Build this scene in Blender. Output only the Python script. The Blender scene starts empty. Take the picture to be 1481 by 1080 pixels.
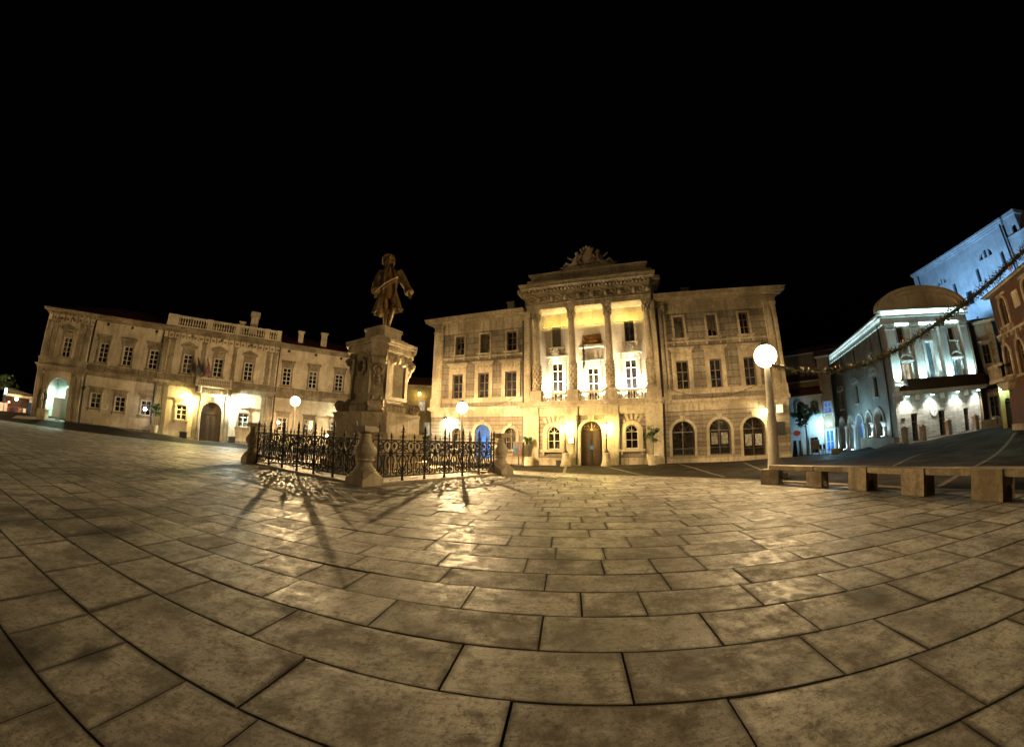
import bpy, bmesh, math, random, bisect
from mathutils import Vector, Matrix, noise
random.seed(11)
PI = math.pi
sc = bpy.context.scene
COL = sc.collection
def R(a): return math.radians(a)

# ------------------------------------------------------------------ materials
MATS = {}
class NT:
    def __init__(s, name):
        s.m = bpy.data.materials.new(name); s.m.use_nodes = True
        s.t = s.m.node_tree; s.t.nodes.clear()
        s.o = s.t.nodes.new('ShaderNodeOutputMaterial')
        s.b = s.t.nodes.new('ShaderNodeBsdfPrincipled')
        s.t.links.new(s.b.outputs[0], s.o.inputs[0])
    def n(s, kind, **kw):
        x = s.t.nodes.new(kind)
        for k, v in kw.items(): setattr(x, k, v)
        return x
    def l(s, a, b): s.t.links.new(a, b)
    def coords(s, scale=(1, 1, 1)):
        c = s.n('ShaderNodeTexCoord'); m = s.n('ShaderNodeMapping')
        m.inputs['Scale'].default_value = scale
        s.l(c.outputs['Object'], m.inputs[0]); return m.outputs[0]
    def noise(s, vec, scale, detail=4, rough=.6):
        x = s.n('ShaderNodeTexNoise'); x.inputs['Scale'].default_value = scale
        x.inputs['Detail'].default_value = detail; x.inputs['Roughness'].default_value = rough
        s.l(vec, x.inputs['Vector']); return x.outputs['Fac']
    def ramp(s, fac, a, b, lo=0., hi=1.):
        x = s.n('ShaderNodeMapRange'); x.inputs[1].default_value = a; x.inputs[2].default_value = b
        x.inputs[3].default_value = lo; x.inputs[4].default_value = hi
        s.l(fac, x.inputs[0]); return x.outputs[0]
    def mix(s, fac, a, b, mode='MIX'):
        x = s.n('ShaderNodeMix', data_type='RGBA', blend_type=mode)
        for sock, v in ((x.inputs[0], fac), (x.inputs[6], a), (x.inputs[7], b)):
            if isinstance(v, (int, float)): sock.default_value = v
            elif isinstance(v, tuple): sock.default_value = (*v, 1) if len(v) == 3 else v
            else: s.l(v, sock)
        return x.outputs[2]
    def math(s, op, a, b=0.):
        x = s.n('ShaderNodeMath', operation=op)
        for sock, v in ((x.inputs[0], a), (x.inputs[1], b)):
            if isinstance(v, (int, float)): sock.default_value = v
            else: s.l(v, sock)
        return x.outputs[0]
    def bump(s, h, strength=.3, dist=.02):
        x = s.n('ShaderNodeBump'); x.inputs['Strength'].default_value = strength
        x.inputs['Distance'].default_value = dist
        s.l(h, x.inputs['Height']); s.l(x.outputs[0], s.b.inputs['Normal'])

def stone(name, col, dirt=(.25, .2, .15), amount=.7, rough=.8, brick=None, streak=True, mortar=.22, bump=.4, scale=1.):
    t = NT(name); v = t.coords()
    big = t.noise(v, .55 * scale, 5, .65); fine = t.noise(v, 7 * scale, 6, .7)
    f = t.ramp(big, .43, .60, 0, 1)
    dc = tuple(c * d for c, d in zip(col, (.46, .42, .36)))
    c = t.mix(t.math('MULTIPLY', f, amount), col, dc)
    c = t.mix(t.ramp(fine, .46, .64, 0, .7 * amount), c, tuple(x * .36 for x in col))
    if streak:
        s = t.noise(t.coords((2.6, 2.6, .22)), 1.6, 4, .6)
        c = t.mix(t.ramp(s, .50, .63, 0, .75 * amount), c, tuple(x * .36 for x in col))
    h = fine
    if brick:
        co = t.n('ShaderNodeTexCoord'); sp = t.n('ShaderNodeSeparateXYZ'); cb = t.n('ShaderNodeCombineXYZ')
        t.l(co.outputs['Object'], sp.inputs[0]); t.l(sp.outputs[0], cb.inputs[0]); t.l(sp.outputs[2], cb.inputs[1])
        bt = t.n('ShaderNodeTexBrick'); t.l(cb.outputs[0], bt.inputs[0])
        bt.inputs['Scale'].default_value = 1; bt.inputs['Brick Width'].default_value = brick[0]
        bt.inputs['Row Height'].default_value = brick[1]; bt.inputs['Mortar Size'].default_value = brick[2]
        bt.inputs['Mortar Smooth'].default_value = .2
        bt.inputs['Color1'].default_value = (1, 1, 1, 1); bt.inputs['Color2'].default_value = (.62, .6, .57, 1)
        bt.inputs['Mortar'].default_value = (mortar, mortar, mortar, 1)
        c = t.mix(1., c, bt.outputs['Color'], 'MULTIPLY')
        h = t.math('SUBTRACT', t.math('MULTIPLY', fine, .3), bt.outputs['Fac'])
    t.l(c, t.b.inputs['Base Color']); t.b.inputs['Roughness'].default_value = rough
    t.bump(h, bump, .03)
    MATS[name] = t.m; return t.m

def plain(name, col, rough=.6, metal=0., var=.3, scale=6.):
    t = NT(name); v = t.coords(); f = t.noise(v, scale, 5, .65)
    c = t.mix(t.ramp(f, .35, .7), col, tuple(x * (1 - var) for x in col))
    t.l(c, t.b.inputs['Base Color']); t.b.inputs['Metallic'].default_value = metal
    t.l(t.ramp(f, .3, .7, max(.02, rough - .1), min(1, rough + .12)), t.b.inputs['Roughness'])
    t.bump(f, .15, .01)
    MATS[name] = t.m; return t.m

def emit(name, col, strength):
    t = NT(name); t.b.inputs['Base Color'].default_value = (.8, .8, .8, 1)
    t.b.inputs['Emission Color'].default_value = (*col, 1); t.b.inputs['Emission Strength'].default_value = strength
    MATS[name] = t.m; return t.m

def glass(name, col=(.012, .012, .014), rough=.08, glow=None, gs=0.):
    t = NT(name); f = t.noise(t.coords(), 3., 3, .5)
    t.l(t.mix(t.ramp(f, .35, .7), col, tuple(x * 2.2 for x in col)), t.b.inputs['Base Color'])
    t.b.inputs['Roughness'].default_value = rough
    t.b.inputs['Specular IOR Level'].default_value = .6
    if glow:
        g = t.noise(t.coords((1, 1, .6)), 2.2, 3, .6)
        t.b.inputs['Emission Color'].default_value = (*glow, 1)
        t.l(t.ramp(g, .35, .65, gs * .15, gs), t.b.inputs['Emission Strength'])
    MATS[name] = t.m; return t.m

WARM = (1., .56, .2); WARMW = (1., .74, .40); COOL = (.62, .95, .92); CYAN = (.38, .9, 1.)
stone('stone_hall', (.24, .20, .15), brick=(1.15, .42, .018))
stone('stone_rusticated', (.28, .23, .165), brick=(30., .26, .02), mortar=.3)
stone('stone_trim', (.40, .33, .23), amount=.85)
stone('stone_plain', (.40, .34, .24), amount=.6)
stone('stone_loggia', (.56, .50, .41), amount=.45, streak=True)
stone('stone_court', (.68, .58, .44), amount=.5)
stone('stone_court_trim', (.36, .29, .20), amount=1.)
stone('stone_monument', (.52, .43, .30), amount=.75, scale=1.6, bump=.7)
stone('stone_bench', (.36, .29, .20), amount=1., scale=2.)
stone('lamp_stone', (.66, .6, .5), amount=.35, scale=2.)
stone('stone_post', (.44, .37, .27), amount=.6, scale=2.)
stone('plaster_house', (.30, .285, .25), amount=.55)
stone('plaster_pale', (.46, .47, .46), amount=.4)
stone('gable_plaster', (.62, .5, .36), amount=.4)
stone('brick_white', (.55, .54, .5), amount=.5, brick=(.5, .14, .012), mortar=.55)
stone('plaster_blue', (.5, .54, .58), amount=.45)
stone('plaster_red', (.072, .028, .014), amount=.6)
stone('plaster_brown', (.25, .18, .12), amount=.8)
stone('plaster_church', (.55, .6, .66), amount=.35)
stone('plaster_ochre', (.26, .20, .08), amount=.7)
stone('roof_red', (.34, .085, .045), amount=.6, brick=(.22, .3, .03), mortar=.4)
plain('bronze', (.40, .28, .14), .38, .6, .6, 4.)
plain('bronze_dark', (.36, .19, .07), .4, .3, .6, 5.)
plain('bow_bronze', (.6, .42, .2), .45, .3, .3)
plain('iron', (.010, .009, .008), .7, 0., .3)
plain('frame_white', (.62, .58, .5), .5)
plain('frame_brown', (.10, .065, .035), .5)
plain('wood_dark', (.045, .026, .014), .42, 0, .5, 4.)
plain('wood_board', (.16, .10, .05), .6)
plain('shutter', (.10, .085, .06), .6)
plain('metal_dark', (.02, .02, .02), .45)
plain('cloth_dark', (.03, .018, .014), .85)
plain('cloth_wine', (.12, .02, .02), .85)
plain('white_panel', (.72, .74, .72), .5, 0, .12)
plain('pot_stone', (.42, .36, .26), .8, 0, .4)
plain('bark', (.06, .045, .03), .9)
plain('leaf', (.05, .085, .03), .6, 0, .5, 3.)
plain('leaf_fir', (.05, .048, .018), .75, 0, .5, 9.)
plain('red_paint', (.13, .015, .012), .5)
plain('poster', (.30, .28, .24), .8, 0, .9, 7.)
plain('blue_paint', (.03, .09, .35), .5)
plain('awning_cream', (.55, .47, .3), .7)
plain('orange_paint', (.7, .2, .03), .5)
def curtain_glass(name):                          # dark pane with pale drapes drawn back on both sides
    t = NT(name); v = t.coords(); wv = t.noise(t.coords((14, 1, .25)), 3., 2, .5); f = t.noise(t.coords((1.1, 1, .9)), 1.3, 1, .4)
    c = t.mix(t.ramp(f, .44, .52), (.012, .012, .014), t.mix(t.ramp(wv, .35, .65), (.16, .145, .12), (.05, .045, .038)))
    t.l(c, t.b.inputs['Base Color']); t.b.inputs['Roughness'].default_value = .1; MATS[name] = t.m
curtain_glass('glass_curtain'); glass('glass_dark'); glass('glass_brown', (.012, .010, .007), .06)
glass('glass_blue', (.02, .05, .12), .1, (.02, .22, 1.), 1.1)
glass('glass_cool', (.02, .04, .05), .1, (.3, .75, 1.), .28)
glass('glass_warm', (.04, .025, .012), .1, (1., .55, .2), .28)
glass('glass_lit', (.05, .04, .03), .1, (1., .85, .6), .9)
emit('globe_warm', (1., .66, .28), 260.); emit('globe_near', (1., .66, .28), 260.)
emit('lamp_yellow', (1., .78, .22), 12.); emit('lamp_warm', WARMW, 90.); emit('lamp_cool', COOL, 110.)
emit('lamp_cyan', CYAN, 90.); emit('lamp_orange', (1., .42, .1), 60.); emit('lamp_red', (1., .05, .03), 25.)
emit('lamp_flood', (1., .80, .46), 60.); emit('led_strip', (.55, 1., .93), 9.); emit('bauble_glow', (1., .5, .15), .35)
emit('lamp_blue', (.25, .6, 1.), 60.)

def globe_glass(name, col, st):                    # clear lamp glass with a faint glow of its own round the bulb
    t = NT(name); a = t.n('ShaderNodeAddShader'); tr = t.n('ShaderNodeBsdfTransparent'); e = t.n('ShaderNodeEmission')
    tr.inputs[0].default_value = (.97, .97, .97, 1); e.inputs[0].default_value = (*col, 1); e.inputs[1].default_value = st
    t.l(tr.outputs[0], a.inputs[0]); t.l(e.outputs[0], a.inputs[1]); t.l(a.outputs[0], t.o.inputs[0]); MATS[name] = t.m
globe_glass('globe_glass', (1., .84, .50), 7.)
def pavement_mat():
    t = NT('pavement'); v = t.coords()
    g = t.n('ShaderNodeNewGeometry')
    rnd = g.outputs['Random Per Island']
    base = t.mix(rnd, (.23, .218, .195), (.46, .435, .39))
    big = t.noise(v, .75, 6, .68); mid = t.noise(v, 2.6, 7, .72); fine = t.noise(v, 24, 5, .7)
    pv = t.n('ShaderNodeVectorMath', operation='ADD'); t.l(v, pv.inputs[0])
    cr = t.n('ShaderNodeCombineXYZ'); t.l(t.math('MULTIPLY', rnd, 37.), cr.inputs[0]); t.l(t.math('MULTIPLY', rnd, 91.), cr.inputs[1])
    t.l(cr.outputs[0], pv.inputs[1])
    per = t.noise(pv.outputs[0], 1.5, 7, .7); blot = t.noise(pv.outputs[0], 5., 9, .8)     # stains that stop at each slab's edge
    c = t.mix(t.ramp(per, .47, .60, 0, .85), base, (.105, .088, .066))
    c = t.mix(t.ramp(blot, .505, .60, 0, .7), c, (.12, .10, .076))
    c = t.mix(t.ramp(big, .50, .62, 0, .55), c, (.12, .10, .075))
    c = t.mix(t.ramp(mid, .55, .66, 0, .5), c, (.62, .57, .48))
    c = t.mix(t.ramp(fine, .52, .66, 0, .75), c, (.09, .075, .056))
    vs_ = t.noise(t.coords((1, 1, 1)), 70., 3, .6); c = t.mix(t.ramp(vs_, .58, .68, 0, .7), c, (.05, .042, .032))
    wv = t.noise(t.coords((.8, 9., 1)), 3.4, 6, .75); c = t.mix(t.ramp(wv, .54, .63, 0, .5), c, (.10, .085, .065))
    at = t.n('ShaderNodeAttribute'); at.attribute_name = 'edge'                             # grime gathered along the joints
    ed = t.ramp(t.math('ADD', at.outputs['Fac'], t.math('MULTIPLY', t.math('SUBTRACT', mid, .5), 2.2)), .35, 1.1, 0, .9)
    c = t.mix(ed, c, (.055, .045, .034))
    for (sx, sy, r) in SPOTS:                      # soft-edged dark round spots
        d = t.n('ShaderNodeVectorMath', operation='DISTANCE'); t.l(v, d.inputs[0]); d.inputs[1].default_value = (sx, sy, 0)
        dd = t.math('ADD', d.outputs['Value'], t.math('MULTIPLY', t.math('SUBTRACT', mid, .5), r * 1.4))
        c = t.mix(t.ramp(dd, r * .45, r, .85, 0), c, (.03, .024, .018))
    scr = t.noise(t.coords((1.2, 16, 1)), 5., 5, .7)
    t.l(c, t.b.inputs['Base Color'])
    rr = t.math('ADD', t.ramp(blot, .42, .60, .42, .74), t.math('MULTIPLY', t.math('SUBTRACT', scr, .5), .18))
    t.l(t.math('ADD', rr, t.math('MULTIPLY', t.math('FRACT', t.math('MULTIPLY', rnd, 17.3)), .2)), t.b.inputs['Roughness'])
    t.b.inputs['Specular IOR Level'].default_value = .26
    h = t.math('ADD', t.math('MULTIPLY', big, 1.), t.math('ADD', t.math('MULTIPLY', blot, .22), t.math('MULTIPLY', t.math('ADD', fine, scr), .12)))
    t.bump(h, .5, .02)
    return t.m

# ------------------------------------------------------------------ mesh builder
class MB:
    def __init__(s): s.v = []; s.f = []
    def add(s, vs, fs):
        o = len(s.v); s.v += [tuple(p) for p in vs]; s.f += [tuple(i + o for i in f) for f in fs]; return s
    def box(s, x0, x1, y0, y1, z0, z1):
        return s.add([(x0, y0, z0), (x1, y0, z0), (x1, y1, z0), (x0, y1, z0), (x0, y0, z1), (x1, y0, z1), (x1, y1, z1), (x0, y1, z1)],
                     [(3, 2, 1, 0), (4, 5, 6, 7), (0, 1, 5, 4), (1, 2, 6, 5), (2, 3, 7, 6), (3, 0, 4, 7)])
    def obox(s, c, ax, hx, hy, z0, z1):            # box turned about z
        ca, sa = math.cos(ax), math.sin(ax); P = []
        for z in (z0, z1):
            for (a, b) in ((-hx, -hy), (hx, -hy), (hx, hy), (-hx, hy)):
                P.append((c[0] + a * ca - b * sa, c[1] + a * sa + b * ca, z))
        return s.add(P, [(3, 2, 1, 0), (4, 5, 6, 7), (0, 1, 5, 4), (1, 2, 6, 5), (2, 3, 7, 6), (3, 0, 4, 7)])
    def prism(s, poly, y0, y1):                    # polygon in x,z swept along y
        n = len(poly); P = [(a, y0, b) for a, b in poly] + [(a, y1, b) for a, b in poly]
        F = [tuple(range(n)), tuple(range(2 * n - 1, n - 1, -1))] + [(i, i + n, (i + 1) % n + n, (i + 1) % n) for i in range(n)]
        return s.add(P, F)
    def slab(s, poly, z0, z1):                     # polygon in x,y swept along z
        n = len(poly); P = [(a, b, z0) for a, b in poly] + [(a, b, z1) for a, b in poly]
        F = [tuple(range(n - 1, -1, -1)), tuple(range(n, 2 * n))] + [(i, (i + 1) % n, (i + 1) % n + n, i + n) for i in range(n)]
        return s.add(P, F)
    def loft(s, rings, cap=True, closed=True):
        o = len(s.v); n = len(rings[0])
        for r in rings: s.v += [tuple(p) for p in r]
        for k in range(len(rings) - 1):
            for i in range(n if closed else n - 1):
                j = (i + 1) % n
                s.f.append((o + k * n + i, o + k * n + j, o + (k + 1) * n + j, o + (k + 1) * n + i))
        if cap and closed:
            s.f.append(tuple(o + i for i in range(n - 1, -1, -1))); e = o + (len(rings) - 1) * n
            s.f.append(tuple(e + i for i in range(n)))
        return s
    def lathe(s, prof, cx=0, cy=0, z=0, n=16, sq=False):
        ph = PI / n if sq else 0
        return s.loft([[(cx + r * math.cos(2 * PI * i / n + ph), cy + r * math.sin(2 * PI * i / n + ph), z + h) for i in range(n)] for r, h in prof])
    def tube(s, pts, rad, n=6):
        pts = [Vector(p) for p in pts]; rings = []
        for i, p in enumerate(pts):
            d = (pts[min(i + 1, len(pts) - 1)] - pts[max(i - 1, 0)])
            if d.length < 1e-9: d = Vector((0, 0, 1))
            d.normalize(); a = d.orthogonal().normalized() if abs(d.z) > .99 else Vector((0, 0, 1)).cross(d).normalized()
            b = d.cross(a); r = rad[i] if isinstance(rad, (list, tuple)) else rad
            rings.append([p + (a * math.cos(2 * PI * k / n) + b * math.sin(2 * PI * k / n)) * r for k in range(n)])
        return s.loft(rings)
    def ball(s, c, r, n=10, m=7):
        if isinstance(r, (int, float)): r = (r, r, r)
        rings = []
        for k in range(m + 1):
            t = PI * min(max(k / m, .02), .98)
            rings.append([(c[0] + r[0] * math.sin(t) * math.cos(2 * PI * i / n), c[1] + r[1] * math.sin(t) * math.sin(2 * PI * i / n), c[2] - r[2] * math.cos(t)) for i in range(n)])
        return s.loft(rings)
    def mark(s):                                   # start of a new separate piece
        s.marks = getattr(s, 'marks', []) + [(len(s.v), len(s.f))]; return s
    def build_each(s, name, mat, parent, **kw):    # one object per marked piece
        M_ = getattr(s, 'marks', [(0, 0)]) + [(len(s.v), len(s.f))]; out = []
        for (a, c), (b, d) in zip(M_, M_[1:]):
            if d <= c: continue
            q = MB(); q.v = s.v[a:b]; q.f = [tuple(i - a for i in f) for f in s.f[c:d]]; out.append(q.build(name, mat, parent, **kw))
        return out
    def bevel(s, w=.015):                          # worn, rounded edges
        bm = bmesh.new(); vs = [bm.verts.new(p) for p in s.v]
        for f in s.f:
            try: bm.faces.new([vs[i] for i in f])
            except ValueError: pass
        bmesh.ops.remove_doubles(bm, verts=bm.verts, dist=.0008); bmesh.ops.recalc_face_normals(bm, faces=bm.faces)
        es = [e for e in bm.edges if len(e.link_faces) == 2 and e.calc_face_angle(0) > .5]
        bmesh.ops.bevel(bm, geom=es, offset=w, segments=2, affect='EDGES', clamp_overlap=True)
        bm.verts.index_update(); s.v = [tuple(v.co) for v in bm.verts]; s.f = [tuple(v.index for v in f.verts) for f in bm.faces]; bm.free(); return s
    def build(s, name, mat, parent=None, smooth=False, label=None, frame=None, angle=40):
        me = bpy.data.meshes.new(name); me.from_pydata(s.v, [], s.f); me.update()
        me.materials.append(MATS[mat])
        if smooth:
            me.polygons.foreach_set('use_smooth', [True] * len(me.polygons)); me.set_sharp_from_angle(angle=R(angle))
        o = bpy.data.objects.new(name, me); COL.objects.link(o)
        if parent is not None: o.parent = parent
        if frame is not None: o.matrix_local = frame
        if label: o['label'] = label
        return o

def tag(o, label, cat, group=None):
    o['label'] = label; o['category'] = cat
    if group: o['group'] = group
    return o
def thing(name, label, cat, loc=(0, 0, 0), rz=0., group=None):
    o = bpy.data.objects.new(name, None); COL.objects.link(o); o.location = loc; o.rotation_euler = (0, 0, rz)
    o.empty_display_size = .3
    return tag(o, label, cat, group)
def structure(o): o['kind'] = 'structure'; return o
def dup(root, loc, rz=0., label=None, group=None, scale=None):
    r = root.copy(); COL.objects.link(r); r.location = loc; r.rotation_euler = (0, 0, rz)
    if label: r['label'] = label
    if group: r['group'] = group
    if scale: r.scale = scale
    for ch in list(root.children):
        c = ch.copy(); COL.objects.link(c); c.parent = r
        for g in ch.children:
            d = g.copy(); COL.objects.link(d); d.parent = c
    return r
def light(kind, parent, loc, power, col, size=.1, to=None, spot=60., blend=.6, sx=None, sy=None):
    d = bpy.data.lights.new('light', kind); d.energy = power; d.color = col
    o = bpy.data.objects.new('light', d); COL.objects.link(o); o.parent = parent; o.location = loc
    if kind == 'AREA':
        d.shape = 'RECTANGLE'; d.size = sx or size; d.size_y = sy or size
    else: d.shadow_soft_size = size
    if kind == 'SPOT': d.spot_size = R(spot); d.spot_blend = blend
    if to is not None:
        v = Vector(to) - Vector(loc); o.rotation_euler = v.to_track_quat('-Z', 'Y').to_euler()
    return o

# ------------------------------------------------------------------ facade kit (local x along the wall, y into the house, z up)
def arc(cx, cz, rx, rz, a0, a1, n):
    return [(cx + rx * math.cos(a0 + (a1 - a0) * i / n), cz + rz * math.sin(a0 + (a1 - a0) * i / n)) for i in range(n + 1)]
def outline(o):
    x0, x1, z0, z1, ar = o
    if not ar: return [(x0, z0), (x1, z0), (x1, z1), (x0, z1)]
    w = (x1 - x0) / 2
    return [(x0, z0), (x1, z0)] + arc((x0 + x1) / 2, z1 - w * ar, w, w * ar, 0, PI, 10)
def wall_panel(mb, x0, x1, z0, z1, y, ops, depth=.25):
    xs = sorted({x0, x1} | {v for o in ops for v in o[:2] if x0 < v < x1}); zs = sorted({z0, z1} | {v for o in ops for v in o[2:4] if z0 < v < z1})
    for a, b in zip(xs, xs[1:]):
        for c, d in zip(zs, zs[1:]):
            mx, mz = (a + b) / 2, (c + d) / 2
            if any(o[0] < mx < o[1] and o[2] < mz < o[3] for o in ops): continue
            mb.add([(a, y, c), (b, y, c), (b, y, d), (a, y, d)], [(0, 1, 2, 3)])
    for o in ops:
        p = outline(o); n = len(p)
        mb.add([(a, y, b) for a, b in p] + [(a, y + depth, b) for a, b in p], [(i, i + n, (i + 1) % n + n, (i + 1) % n) for i in range(n)])
        if o[4]:
            w = (o[1] - o[0]) / 2; A = arc((o[0] + o[1]) / 2, o[3] - w * o[4], w, w * o[4], 0, PI, 10)
            for (a, b), (c, d) in zip(A, A[1:]):
                mb.add([(a, y, b), (a, y, o[3]), (c, y, o[3]), (c, y, d)], [(0, 1, 2, 3)])
    return mb
def ring_trim(mb, o, w, y0, y1, bottom=False):
    """moulding that frames an opening"""
    x0, x1, z0, z1, ar = o
    if ar:
        hw = (x1 - x0) / 2; cx = (x0 + x1) / 2; cz = z1 - hw * ar
        A = arc(cx, cz, hw, hw * ar, 0, PI, 12); B = arc(cx, cz, hw + w, hw * ar + w, 0, PI, 12)
        for i in range(12):
            P = [A[i], B[i], B[i + 1], A[i + 1]]; mb.prism([(p[0], p[1]) for p in P][::-1], y0, y1)
        mb.box(x0 - w, x0, y0, y1, z0, cz).box(x1, x1 + w, y0, y1, z0, cz)
    else:
        mb.box(x0 - w, x0, y0, y1, z0, z1 + w).box(x1, x1 + w, y0, y1, z0, z1 + w).box(x0, x1, y0, y1, z1, z1 + w)
    if bottom: mb.box(x0 - w, x1 + w, y0, y1, z0 - w, z0)
WR = random.Random(77)
def window(parent, o, y, mull=(1, (.35, .7)), fm='frame_white', gm='glass_dark', frame=None, fw=.06, depth=.2, name='window'):
    """sash with glazing bars (window) and its sheet of glass (pane), set into an opening"""
    x0, x1, z0, z1, ar = o; mb = MB(); ya, yb = y + depth - .06, y + depth
    e = .004
    ring_in = (x0 + fw, x1 - fw, z0 + fw, z1 - fw, ar)
    ring_trim(mb, ring_in, fw - e, ya, yb, True)
    nx, rows = mull; top = z1 - ((x1 - x0) / 2 * ar if ar else 0)
    for k in range(1, nx + 1):
        cx = x0 + (x1 - x0) * k / (nx + 1); mb.box(cx - fw * .5, cx + fw * .5, ya + .004, yb, z0 + fw, z1 - fw)
    for rr in rows:
        zz = z0 + (top - z0) * rr; mb.box(x0 + fw, x1 - fw, ya + .008, yb, zz - fw * .35, zz + fw * .35)
    if ar:
        mb.box(x0 + fw, x1 - fw, ya + .002, yb, top - fw * .5, top + fw * .5); cx = (x0 + x1) / 2; hw = (x1 - x0) / 2
        for a in (.25, .5, .75):
            mb.tube([(cx, yb - .03, top), (cx + math.cos(a * PI) * (hw - fw), yb - .03, top + math.sin(a * PI) * (hw * ar - fw))], fw * .28, 4)
    w = mb.build(name, fm, parent, frame=frame)
    p = outline((x0 + e, x1 - e, z0 + e, z1 - e, ar)); g = MB().add([(a, yb + .012, b) for a, b in p], [tuple(range(len(p)))])
    g.build('pane', WR.choice(('glass_dark', 'glass_curtain', 'glass_brown')) if gm == 'glass_dark' else gm, w)
    return w
def dress(w, o, y, mat, tw=.14, proud=.07, sill=.12, hood=None, consoles=True):
    """stone dressings of one window: surround, sill and hood as sub-parts"""
    x0, x1, z0, z1, ar = o; m = MB(); ring_trim(m, o, tw, y - proud, y + .002); m.build('surround', mat, w)
    if sill:
        s_ = MB().box(x0 - tw - .1, x1 + tw + .1, y - proud - .12, y + .002, z0 - sill, z0)
        s_.box(x0 - tw, x0 - tw + .12, y - proud - .05, y + .002, z0 - sill - .18, z0 - sill).box(x1 + tw - .12, x1 + tw, y - proud - .05, y + .002, z0 - sill - .18, z0 - sill)
        s_.build('sill', mat, w)
    if hood:
        kind, zb, zt = hood; h = MB(); a, b = x0 - tw, x1 + tw
        if kind == 'flat':
            h.box(a, b, y - proud, y + .002, z1 + tw, zb); h.box(a - .06, b + .06, y - proud - .06, y + .002, zb, zb + (zt - zb) * .45)
            h.box(a - .16, b + .16, y - proud - .2, y + .002, zb + (zt - zb) * .45, zt)
            for q in range(4):
                cx = a + (b - a) * (q + .5) / 4; h.ball((cx, y - proud - .01, (z1 + tw + zb) / 2), (.09, .05, .07), 8, 5)
            if consoles: h.box(a - .04, a + .1, y - proud - .14, y - proud, zb - .3, zb).box(b - .1, b + .04, y - proud - .14, y - proud, zb - .3, zb)
        elif kind == 'gable':
            h.box(a, b, y - proud, y + .002, z1 + tw, zb); h.box(a - .16, b + .16, y - proud - .16, y + .002, zb, zb + .12)
            c = (a + b) / 2
            h.prism([(a - .16, zb + .12), (b + .16, zb + .12), (c, zt - .14)], y - proud - .03, y + .002)
            for sgn in (-1, 1):
                xe = a - .2 if sgn < 0 else b + .2; t_ = .13
                P = [(xe, zb + .1), (c, zt - t_), (c, zt), (xe, zb + .1 + t_)]
                h.prism(P if sgn < 0 else P[::-1], y - proud - .2, y + .001)
            h.ball((c, y - proud - .06, zb + .28), (.16, .08, .12), 8, 5)
            h.ball((c, y - proud - .04, (z1 + tw + zb) / 2 ), (.28, .08, .13), 8, 5)
        elif kind == 'arch':
            c = (a + b) / 2; A = arc(c, zb, (b - a) / 2 + .1, zt - zb, 0, PI, 10); B = arc(c, zb, (b - a) / 2 - .06, (zt - zb) - .15, 0, PI, 10)
            for i in range(10): h.prism([A[i], A[i + 1], B[i + 1], B[i]], y - .26, y + .002)
            h.box(a - .12, b + .12, y - .28, y + .001, zb - .12, zb)
        h.build('hood', mat, w)
def scaled(o, k):   # measured on the front plane -> on a plane set further back
    return (o[0] * k, o[1] * k, 1.5 + (o[2] - 1.5) * k, 1.5 + (o[3] - 1.5) * k, o[4])
def baluster(mb, x, y, z0, z1, r):
    h = z1 - z0
    mb.lathe([(r * .8, 0), (r * .8, h * .1), (r * .45, h * .16), (r, h * .38), (r * .5, h * .62), (r * .42, h * .8), (r * .8, h * .9), (r * .8, h)], x, y, z0, 8)
def capital(mb, x, y, z0, z1, r):
    h = z1 - z0; mb.lathe([(r, 0), (r * 1.02, h * .1), (r * 1.05, h * .4), (r * 1.3, h * .8), (r * 1.4, h * .86)], x, y, z0, 14)
    for row, (zz, rr, n, sz) in enumerate(((.22, 1.2, 8, .42), (.5, 1.3, 8, .42), (.74, 1.5, 4, .46))):
        for i in range(n):
            a = 2 * PI * (i + .5 * (row % 2)) / n + (PI / 4 if n == 4 else 0)
            q = (x + r * rr * math.cos(a), y + r * rr * math.sin(a), z0 + h * zz); mb.ball(q, (r * sz * .6, r * sz * .6, h * .14), 6, 5)
            mb.ball((x + r * (rr + .15) * math.cos(a), y + r * (rr + .15) * math.sin(a), z0 + h * (zz + .1)), (r * sz * .4, r * sz * .4, h * .07), 6, 4)
    mb.box(x - r * 1.55, x + r * 1.55, y - r * 1.55, y + r * 1.55, z1 - h * .14, z1)
def frame_to(naz, naz2, D, D2):
    """matrix of a second facade inside the first one's frame"""
    def M(n, d): 
        a = R(n); return Matrix.Translation((d * math.sin(a), d * math.cos(a), 0)) @ Matrix.Rotation(-a, 4, 'Z')
    return M(naz, D).inverted() @ M(naz2, D2)
def place(naz, D): a = R(naz); return (D * math.sin(a), D * math.cos(a), 0), -a
def polar(az, d, z=0.): return (d * math.sin(R(az)), d * math.cos(R(az)), z)

# ------------------------------------------------------------------ ground
def spline(P, n):
    out = []; m = len(P)
    for i in range(m):
        p0, p1, p2, p3 = (Vector(P[(i + k - 1) % m]) for k in range(4))
        for k in range(n):
            t = k / n
            out.append(.5 * ((2 * p1) + (p2 - p0) * t + (2 * p0 - 5 * p1 + 4 * p2 - p3) * t * t + (3 * p1 - p0 - 3 * p2 + p3) * t ** 3))
    return out
OVAL = spline([(9.3, 1.5), (9.2, 5), (8.75, 9.0), (7.5, 11.9), (5.6, 14.3), (3.2, 16.3), (-.6, 18.9), (-6, 22.0), (-13, 24.6), (-21.5, 25.2), (-29, 22.8), (-38, 19.2), (-46, 15.6), (-52, 11), (-56, 3), (-52, -10), (-38, -20), (-18, -22), (0, -14), (6.5, -6)], 6)
def inside(x, y):
    c = False; n = len(OVAL)
    for i in range(n):
        a, b = OVAL[i], OVAL[i - 1]
        if (a.y > y) != (b.y > y) and x < (b.x - a.x) * (y - a.y) / (b.y - a.y) + a.x: c = not c
    return c
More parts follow.
